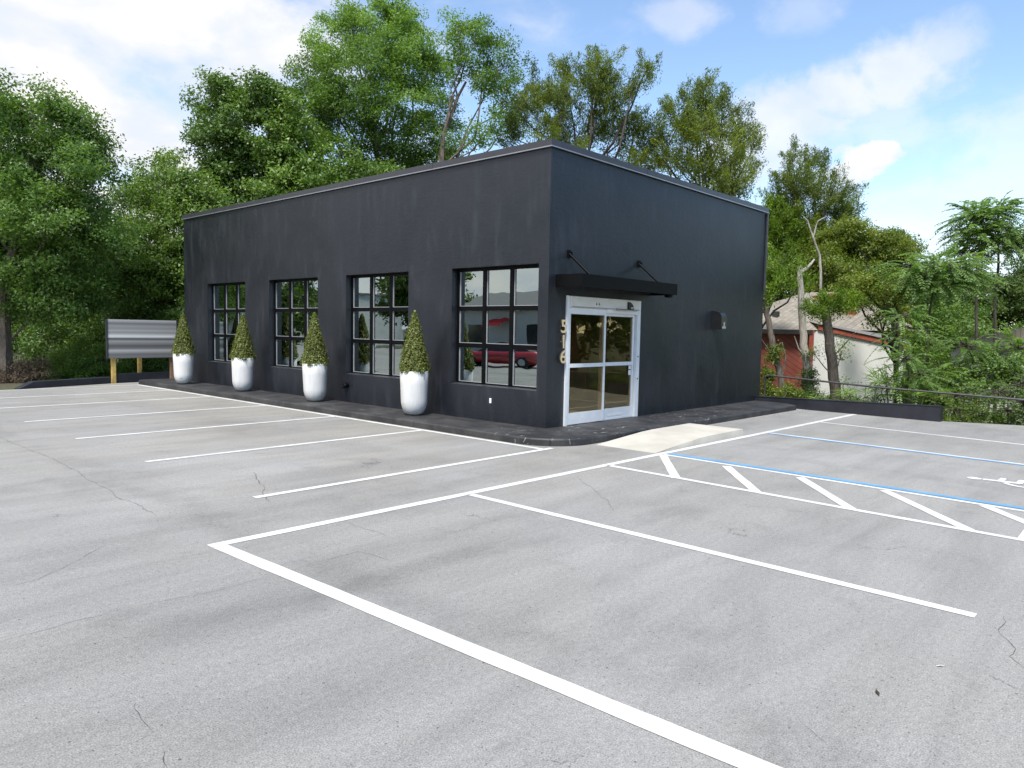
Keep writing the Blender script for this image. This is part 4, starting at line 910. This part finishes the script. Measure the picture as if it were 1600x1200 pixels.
# ------------------------------------------------------------------ potted topiaries
def pot_profile():
    R_, H_ = .285, .88; pr = [(0.0, .003), (.10, .003), (.125, .012)]
    for t in np.linspace(0.12, 1, 12): a = t * math.pi / 2; pr.append((.115 + (.262 - .115) * math.sin(a), .012 + .30 * (1 - math.cos(a))))
    pr += [(.268, .45), (.275, .62), (R_, H_ - .006), (R_ - .005, H_), (R_ - .022, H_), (R_ - .027, H_ - .01), (R_ - .03, H_ - .09)]
    return pr
pot_me = MB().lathe(pot_profile(), n=48).mesh('pot'); pot_me.materials.append(M['pot'])
soil_me = MB().lathe([(0.0, .815), (.12, .82), (.25, .80)], n=24).mesh('soil'); soil_me.materials.append(M['soil'])
core_me = MB().lathe([(.20, .80), (.235, .90), (.19, 1.2), (.12, 1.55), (.05, 1.85), (.0, 1.95)], n=20).mesh('inner_branches'); core_me.materials.append(M['core'])
rng = np.random.default_rng(81)
def topiary_mesh(seed):
    rng = np.random.default_rng(seed); n = 9500; t = rng.uniform(0, 1, n) ** 1.45; ang = rng.uniform(0, 2 * math.pi, n)
    h = .84 + 1.19 * t; rad = .308 * (1 - t) ** .84 + .012
    rad = np.where(t < .06, rad * (.86 + 2.3 * t), rad) * (1 + .07 * np.sin(ang * 5 + h * 9) + .05 * np.sin(ang * 11 - h * 23))
    rr = rad * (1 - .34 * rng.uniform(0, 1, n) ** 2.2) + rng.normal(0, .008, n)
    pos = np.stack([rr * np.cos(ang), rr * np.sin(ang), h + rng.normal(0, .01, n)], 1)
    nr = unit(np.stack([np.cos(ang), np.sin(ang), .35 + 0 * ang], 1) + rng.normal(0, .65, (n, 3)))
    tone = np.clip(.55 + .35 * np.sin(ang * 13 + h * 31) * np.sin(h * 47 - ang * 7) + rng.normal(0, .22, n), 0, 1)
    me = np_mesh('foliage', leaves(rng, pos, nr, .036, .024, False), 4, tone); me.materials.append(M['leaf_box']); return me
top_me = topiary_mesh(5)
POTS = [((-0.64, 13.06), 'white round-bottomed pot with clipped cone, cracked at its foot, next to the sign', 0), ((-0.46, 9.95), 'white pot with clipped cone between the first and second windows from the sign', 1.3),
        ((-0.46, 6.55), 'white pot with clipped cone between the second and third windows from the sign', 2.9), ((-0.44, 3.05), 'nearest and largest looking white pot with clipped cone beside the corner window', 4.4)]
for i, ((x, y), lab, rz) in enumerate(POTS):
    t = thing('potted_topiary', lab, 'potted plant', (x, y, WZ), 'white potted topiaries along the window wall'); t.rotation_euler = ((0, 0, rz), (.008, -.006, rz), (-.006, .010, rz), (.004, .006, rz))[i]
    s = 1.0 if i else .97
    for nm, me in (('pot', pot_me), ('soil', soil_me), ('inner_branches', core_me), ('foliage', top_me)):
        o = link(nm, me, None, t)
        if nm == 'foliage' and i: o.rotation_euler.z = i * 1.7; o.scale = (1, 1, 1 + .012 * (i - 2))
    if i == 0:
        rng = np.random.default_rng(9); mb = MB()
        for k in range(7):
            a = -2.1 + rng.uniform(-.5, .9); z = rng.uniform(.05, .16); pts = []
            for q in range(6):
                pr = pot_profile(); zz = z; r_ = np.interp(zz, [p[1] for p in pr[:18]], [p[0] for p in pr[:18]]) + .001
                pts.append((r_ * math.cos(a), r_ * math.sin(a), zz)); a += rng.uniform(-.02, .13); z = max(.03, z + rng.uniform(-.03, .035))
            mb.tube(pts, .003, 4)
        me = mb.mesh('hairline_crack'); link('hairline_crack', me, M['coping'], t)

# ------------------------------------------------------------------ sign, low walls, rail
sg = thing('sign_board', 'blank grey banded sign board on timber posts at the far end of the lot', 'sign', (-.62, 16.0, 0))
b = MB(); b.box(-1.66, .41, 15.97, 16.02, .76, 1.95); 
pan = link('panel', b.mesh('panel'), M['sign'], sg, (.62, -16.0, 0))
MB().box(-1.70, -1.661, 15.955, 16.03, .75, 1.96).box(.411, .45, 15.955, 16.03, .75, 1.96).build('edge_trim', M['coping'], sg)
MB().bbox(-1.54, -1.42, 16.021, 16.12, -.05, 1.8).build('post', M['timber'], sg)
MB().bbox(-.66, -.55, 16.30, 16.40, -.1, 1.7).build('post', M['timber'], sg)
o = MB().bbox(.23, .35, 16.021, 16.12, -.1, 1.8).build('post', M['timber_brown'], sg); o['label'] = 'brown weathered post'
MB().box(-1.42, .23, 16.0205, 16.06, 1.5, 1.6).box(-.62, -.58, 16.061, 16.30, 1.5, 1.58).build('cross_rail', M['timber'], sg)

lw = thing('low_wall', 'low black wall with sloped end running left from the sign posts', 'wall', (-2.9, 15.5, 0))
def wall_prism(a, b, th, za, zb, taper=0.0):
    a = np.array(a); b = np.array(b); d = (b - a) / np.linalg.norm(b - a); n = np.array([-d[1], d[0]]) * th; L = np.linalg.norm(b - a)
    st = [(0, .02 if taper else za)] + ([(taper, za)] if taper else []) + [(L, zb)]
    vs = []; fs = []; e = .015
    for s, z in st:
        p = a + d * s; q = p + n
        vs += [(*p, -.3), (*p, z - e), (*(p + n * e / th), z), (*(q - n * e / th), z), (*q, z - e), (*q, -.3)]
    for i in range(len(st) - 1):
        for k in range(5): fs.append((6 * i + k, 6 * (i + 1) + k, 6 * (i + 1) + k + 1, 6 * i + k + 1))
    k = 6 * (len(st) - 1); fs += [(5, 4, 3, 2, 1, 0), tuple(k + i for i in range(6))]
    return MB().add(vs, fs)
wall_prism((-4.25, 15.0), (-1.62, 15.88), .2, .19, .2, .4).build('wall_body', M['lowwall'], lw)
lw2 = thing('low_wall', 'short black wall behind the sign meeting the end of the walkway', 'wall', (-.6, 16.1, 0))
wall_prism((-1.40, 16.08), (.9, 16.15), .2, .27, .30).build('wall_body', M['lowwall'], lw2)
rw = thing('low_wall', 'long low black wall along the right lot edge below the handrail', 'wall', (8.5, -2.2, 0))
wall_prism((8.32, -4.36), (8.60, 0.35), -.2, .345, .225).build('wall_body', M['lowwall'], rw)

hr = thing('handrail', 'thin dark pipe handrail with posts behind the low right wall', 'railing', (9.1, -3, -.1))
MB().tube([(9.12, -.02, .30), (9.12, -.02, .70), (9.12, -.06, .755), (9.12, -.14, .77), (9.12, -2.78, .63), (9.12, -5.76, .55), (9.14, -9.5, .40), (9.16, -13, .3)], .024, 10).build('rail', M['rail'], hr)
for y, z in ((-.02, .69), (-2.78, .61), (-5.9, .53), (-9.2, .40)): MB().tube([(9.12, y, -.5), (9.12, y, z)], .022, 8).build('post', M['rail'], hr)

# ------------------------------------------------------------------ houses to the right
h1o = np.array([16.35, 1.55]); hu = np.array([0.675, -0.738]); hv = np.array([0.738, 0.675])   # the red house stands askew to the lot
h1 = thing('red_house', 'red sided house with tan shingle roof behind the bare trunks', 'house', (*h1o, -1))
def HP(u, v, z): q = h1o + hu * u + hv * v; return (q[0], q[1], z)
def hbox(mb, u0, u1, v0, v1, z0, z1):
    return mb.add([HP(u, v, z) for z in (z0, z1) for u, v in ((u0, v0), (u1, v0), (u1, v1), (u0, v1))],
                  [(0, 3, 2, 1), (4, 5, 6, 7), (0, 1, 5, 4), (1, 2, 6, 5), (2, 3, 7, 6), (3, 0, 4, 7)])
hbox(MB(), -2.15, -.06, .35, 7.5, -1.5, 1.98).build('wall', M['siding'], h1)
ev = 2.05; u0, u1, v1 = -2.45, .10, 8.0; RA, RB = HP(1.33, 4.0, 3.58), HP(3.0, 4.0, 3.66); E1, E2, E3, E4 = HP(u0, 0, ev), HP(u1, 0, ev), HP(u0, v1, ev), HP(5.2, v1, ev)
mb = MB().add([E1, E2, RB, RA], [(0, 1, 2, 3)]).add([E3, E1, RA], [(0, 1, 2)]).add([E4, E3, RA, RB], [(0, 1, 2, 3)]).add([E2, HP(5.2, 2.2, 2.1), E4, RB], [(0, 1, 3), (1, 2, 3)])
rf = mb.build('roof', M['shingle'], h1)
vp = HP(-.80, 1.2, 0)
link('roof_vent', MB().bbox(vp[0] - .12, vp[0] + .12, vp[1] - .1, vp[1] + .1, 2.3, 2.72, .02).mesh('roof_vent', OFF[h1]), M['dark'], rf)
link('fascia', hbox(MB(), u0, u1, .002, .04, ev - .16, ev - .004).mesh('fascia', OFF[h1]), M['dark'], rf)
hbox(MB(), u0 + .02, u1 - .02, .041, .349, ev - .10, ev - .06).build('soffit', M['dark'], h1)
hbox(MB(), .16, 3.4, .10, 5.0, -1.6, 1.70).build('wing_wall', M['white_wall'], h1)
MB().add([HP(.16, .1, 1.70), HP(3.4, .1, 1.70), HP(.16, .1, 2.1), HP(.16, .14, 1.70), HP(3.4, .14, 1.70), HP(.16, .14, 2.1)], [(0, 1, 2), (5, 4, 3)]).build('gable_infill', M['white_wall'], h1)
hbox(MB(), 0, .159, .02, .2, -1.5, 2.04).build('corner_trim', M['red_trim'], h1)
MB().add([HP(.30, .03, 2.06), HP(3.5, .03, 1.44), HP(3.5, .03, 1.62), HP(.30, .03, 2.24), HP(.30, .099, 2.06), HP(3.5, .099, 1.44), HP(3.5, .099, 1.62), HP(.30, .099, 2.24)], [(0, 1, 2, 3), (7, 6, 5, 4), (3, 2, 6, 7), (1, 0, 4, 5)]).build('rake_board', M['red_trim'], h1)
MB().add([HP(.25, -.02, 2.26), HP(3.6, -.02, 1.61), HP(3.6, 2.2, 2.05), HP(.25, 2.2, 2.55)], [(0, 1, 2, 3)]).build('wing_roof', M['grey_roof'], h1)
for k in range(7): hbox(MB(), 1.45 + .15 * k, 1.45 + .15 * k + .135, 1.98, 2.05, 2.1, 3.45).build('upper_board', M['red_trim'], h1)
hbox(MB(), 1.40, 2.55, 2.051, 5.0, 2.0, 3.42).build('upper_wall', M['red_trim'], h1)
h2 = thing('white_house', 'pale low house with grey roof glimpsed through the ferny saplings', 'house', (26, -6, -1))
MB().box(20.5, 27, -7.2, -2.0, -1.5, 1.55).build('wall', M['white_wall'], h2)
MB().add([(20.0, -7.7, 1.55), (27.5, -7.7, 1.55), (27.5, -1.5, 1.55), (20.0, -1.5, 1.55), (20.0, -4.6, 2.35), (27.5, -4.6, 2.35)], [(0, 1, 5, 4), (2, 3, 4, 5), (0, 4, 3), (1, 2, 5), (3, 2, 1, 0)]).build('roof', M['shingle'], h2)
f = MB().box(20.47, 20.499, -6.0, -4.9, .1, 1.1).build('window', M['window_dark'], h2)

# ------------------------------------------------------------------ across the street: what the windows mirror
s1 = thing('white_shop', 'white flat-roofed commercial building reflected in the second window', 'building', (-36, 68, 0))
MB().box(-46, -30, 61, 78, -.3, 5.6).build('wall', M['white_wall'], s1)
MB().box(-46.2, -29.8, 60.8, 78.2, 5.6, 5.8).build('roof', M['grey_roof'], s1)
for z in (3.4,):
    for y in (64, 68.5, 73): MB().box(-29.998, -29.96, y, y + 1.4, z, z + 1.5).build('window', M['window_dark'], s1)
MB().box(-29.99, -28.4, 61, 77, 2.6, 2.85).build('awning', M['white_wall'], s1)
s2 = thing('grey_shop', 'grey gabled shop with a red awning reflected in the corner window', 'building', (-32, 26, 0))
MB().box(-40, -31, 22, 36, -.3, 3.4).build('wall', M['wall_int'], s2)
MB().add([(-41, 21.5, 3.4), (-30.4, 21.5, 3.4), (-30.4, 36.5, 3.4), (-41, 36.5, 3.4), (-35.5, 21.5, 5.0), (-35.5, 36.5, 5.0)], [(1, 2, 5, 4), (3, 0, 4, 5), (0, 1, 4), (2, 3, 5), (3, 2, 1, 0)]).build('roof', M['grey_roof'], s2)
MB().add([(-30.99, 29.6, 2.8), (-30.99, 31.6, 2.8), (-29.9, 31.6, 2.3), (-29.9, 29.6, 2.3), (-29.9, 31.6, 2.15), (-29.9, 29.6, 2.15)], [(0, 3, 2, 1), (3, 5, 4, 2)]).build('awning', M['red_cloth'], s2)
for y in (23, 26, 32.5): MB().box(-30.998, -30.96, y, y + 1.8, .5, 2.3).build('window', M['window_dark'], s2)
def car(name, label, loc, rz, mat):
    t = thing(name, label, 'car', loc); t.rotation_euler.z = rz; t.scale = (1, 1, .88)
    prof = [(-2.2, .35, .72, .72), (-2.05, .25, .86, .84), (-1.3, .22, .92, .90), (-.3, .22, .90, .90), (.6, .22, .88, .90), (1.4, .22, .84, .89), (2.0, .25, .72, .80), (2.2, .34, .58, .66)]
    vs = []; fs = []
    for x, zb, zt, hw in prof: vs += [(x, -hw * .9, zb), (x, -hw, (zb + zt) / 2), (x, -hw * .93, zt), (x, hw * .93, zt), (x, hw, (zb + zt) / 2), (x, hw * .9, zb)]
    for i in range(len(prof) - 1):
        for k in range(6): fs.append((6 * i + k, 6 * i + (k + 1) % 6, 6 * (i + 1) + (k + 1) % 6, 6 * (i + 1) + k))
    fs += [tuple(range(5, -1, -1)), tuple(6 * (len(prof) - 1) + k for k in range(6))]
    link('body', MB().add(vs, fs, True).mesh('body'), mat, t)
    cab = [(-1.75, .90, .70), (-.95, 1.27, .58), (-.1, 1.33, .58), (.35, 1.26, .58), (1.05, .89, .70)]
    vs = []; fs = []
    for x, z, hw in cab: vs += [(x, -.72, .885 if z > 1 else z - .02), (x, -hw, z), (x, hw, z), (x, .72, .885 if z > 1 else z - .02)]
    for i in range(4):
        for k in range(3): fs.append((4 * i + k, 4 * i + k + 1, 4 * (i + 1) + k + 1, 4 * (i + 1) + k))
    link('windows', MB().add(vs, fs).mesh('windows'), M['window_dark'], t)
    link('roof_panel', MB().add([(-.95, -.56, 1.285), (.35, -.56, 1.275), (.35, .56, 1.275), (-.95, .56, 1.285), (-.2, -.56, 1.345), (-.2, .56, 1.345)], [(0, 4, 5, 3), (4, 1, 2, 5)]).mesh('roof_panel'), mat, t)
    for x in (-1.35, 1.38):
        for s in (-1, 1): 
            wv = link('wheel', MB().tube([(x, s * .72, .32), (x, s * .92, .32)], .32, 18).mesh('wheel'), M['tyre'], t)
            link('rim', MB().tube([(x, s * .90, .32), (x, s * .93, .32)], .2, 12).mesh('rim'), M['steel'], wv)
car('parked_car', 'low red coupe mirrored in the corner window', (-17.2, 17.6, 0), R(62), M['car_red'])
car('parked_car', 'silver car mirrored in the second window from the sign', (-20.5, 36.0, 0), R(75), M['car_silver'])
def plain_tree(name, label, x, y, h, r, seed, mleaf):
    rng = np.random.default_rng(seed); root = thing(name, label, 'tree', (x, y, -.1)); bk = Bark(); b0 = np.array([x, y, -.1]); t0 = np.array([x, y, h * .55])
    bk.path(bend(rng, b0, t0, 4, .06), [.25, .22, .2, .17, .13])
    lob = [((x + rng.uniform(-1, 1) * r * .6, y + rng.uniform(-1, 1) * r * .6, h * rng.uniform(.14, .88)), (r * .5, r * .5, r * .42)) for _ in range(14)]
    V, T = crown(rng, lob, .6, 18, .32, .42, .30, True, 'broad', lambda c: t0, bk)
    link('crown', np_mesh('crown', V - OFF[root], 3, T), M[mleaf], root); bk.build('trunk', M['bark'], root, 5)
G2 = 'street trees mirrored in the window glass'
for k, (x, y, h, r) in enumerate([(-48, 34, 11, 5), (-37, 47, 8.5, 5), (-52, 62, 12, 6), (-40, 84, 11, 6), (-29, 57, 6.5, 3.5), (-44, 22, 10, 5), (-26, 92, 12, 7), (-18, 84, 9, 5)]):
    plain_tree('street_tree', ['round tree behind the grey gabled shop', 'low tree between the two shops', 'tall tree behind the white shop', 'broad tree beyond the far end of the white shop', 'tree in front of the white shop corner', 'tree at the near end of the grey gabled shop', 'tree far down the street on the left', 'small tree far down the street kerb'][k] + ', seen mirrored in the glass', x, y, h, r, 90 + k, 'leaf_far')
for k, (x, y, h, r) in enumerate([(17, -12.5, 9, 4.5), (24, -20, 12, 7), (13.5, -19, 8, 4)]):
    plain_tree('side_tree', ['nearest', 'tallest', 'smallest'][k] + ' tree of those mirrored in the glass door', x, y, h, r, 110 + k, 'leaf_mid')

# ------------------------------------------------------------------ litter
rng = np.random.default_rng(5); V = []; T = []
def litter(n, fx, sz):
    for _ in range(n):
        x, y, z = fx(); a = rng.uniform(0, 6.28); s = sz * rng.uniform(.5, 1.4); dx, dy = math.cos(a) * s, math.sin(a) * s
        V.extend([(x - dx, y - dy, z), (x + dy * .5, y - dx * .5, z + s * .25), (x + dx, y + dy, z + .002), (x - dy * .5, y + dx * .5, z + s * .2)]); T.append(rng.uniform(0, 1))
litter(150, lambda: (rng.uniform(3.2, 8.4), -1.25 - abs(rng.normal(0, .16)), .003), .018)
litter(40, lambda: (rng.uniform(2.6, 6.5), rng.uniform(-1.1, -.2), WZ + .003), .016)
litter(26, lambda: (rng.uniform(-.5, .1), -1.25 - abs(rng.normal(0, .05)), .003), .016)
litter(40, lambda: (rng.uniform(-5, 4), rng.uniform(-6, 10), .003), .012)
litter(30, lambda: (rng.uniform(-1, -.1), rng.uniform(0, 12), WZ + .003), .012)
tag(link('leaf_litter', np_mesh('leaf_litter', np.array(V), 4, np.array(T)), leaf('pale_litter', (.12, .10, .07), (.62, .58, .48), .1, .8)), kind='stuff')
for (px, py), ang, s, nm, lab, mt in [((1371, 1084), .5, .035, 'fallen_leaf', 'dark curled leaf lying on the open asphalt at lower right', 'leaf_dead'), ((1469, 1042), 2.4, .025, 'paper_scrap', 'pale twist of litter on the asphalt right of the dark leaf', 'white_plastic')]:
    d = ray(px, py); p = CAM - CAM[2] / d[2] * d; t = .012; u = np.array([math.cos(ang), math.sin(ang)]) * s; v = np.array([-u[1], u[0]]) * .3
    vs = [(*(p[:2] - u), .004), (*(p[:2] + v), t), (*(p[:2] + u), .006), (*(p[:2] - v), t * .4)]
    tag(MB().add(vs + [(a, b, c + .003) for a, b, c in vs], [(0, 3, 2, 1), (4, 5, 6, 7), (0, 1, 5, 4), (1, 2, 6, 5), (2, 3, 7, 6), (3, 0, 4, 7)]).build(nm, M[mt]), lab, 'litter')
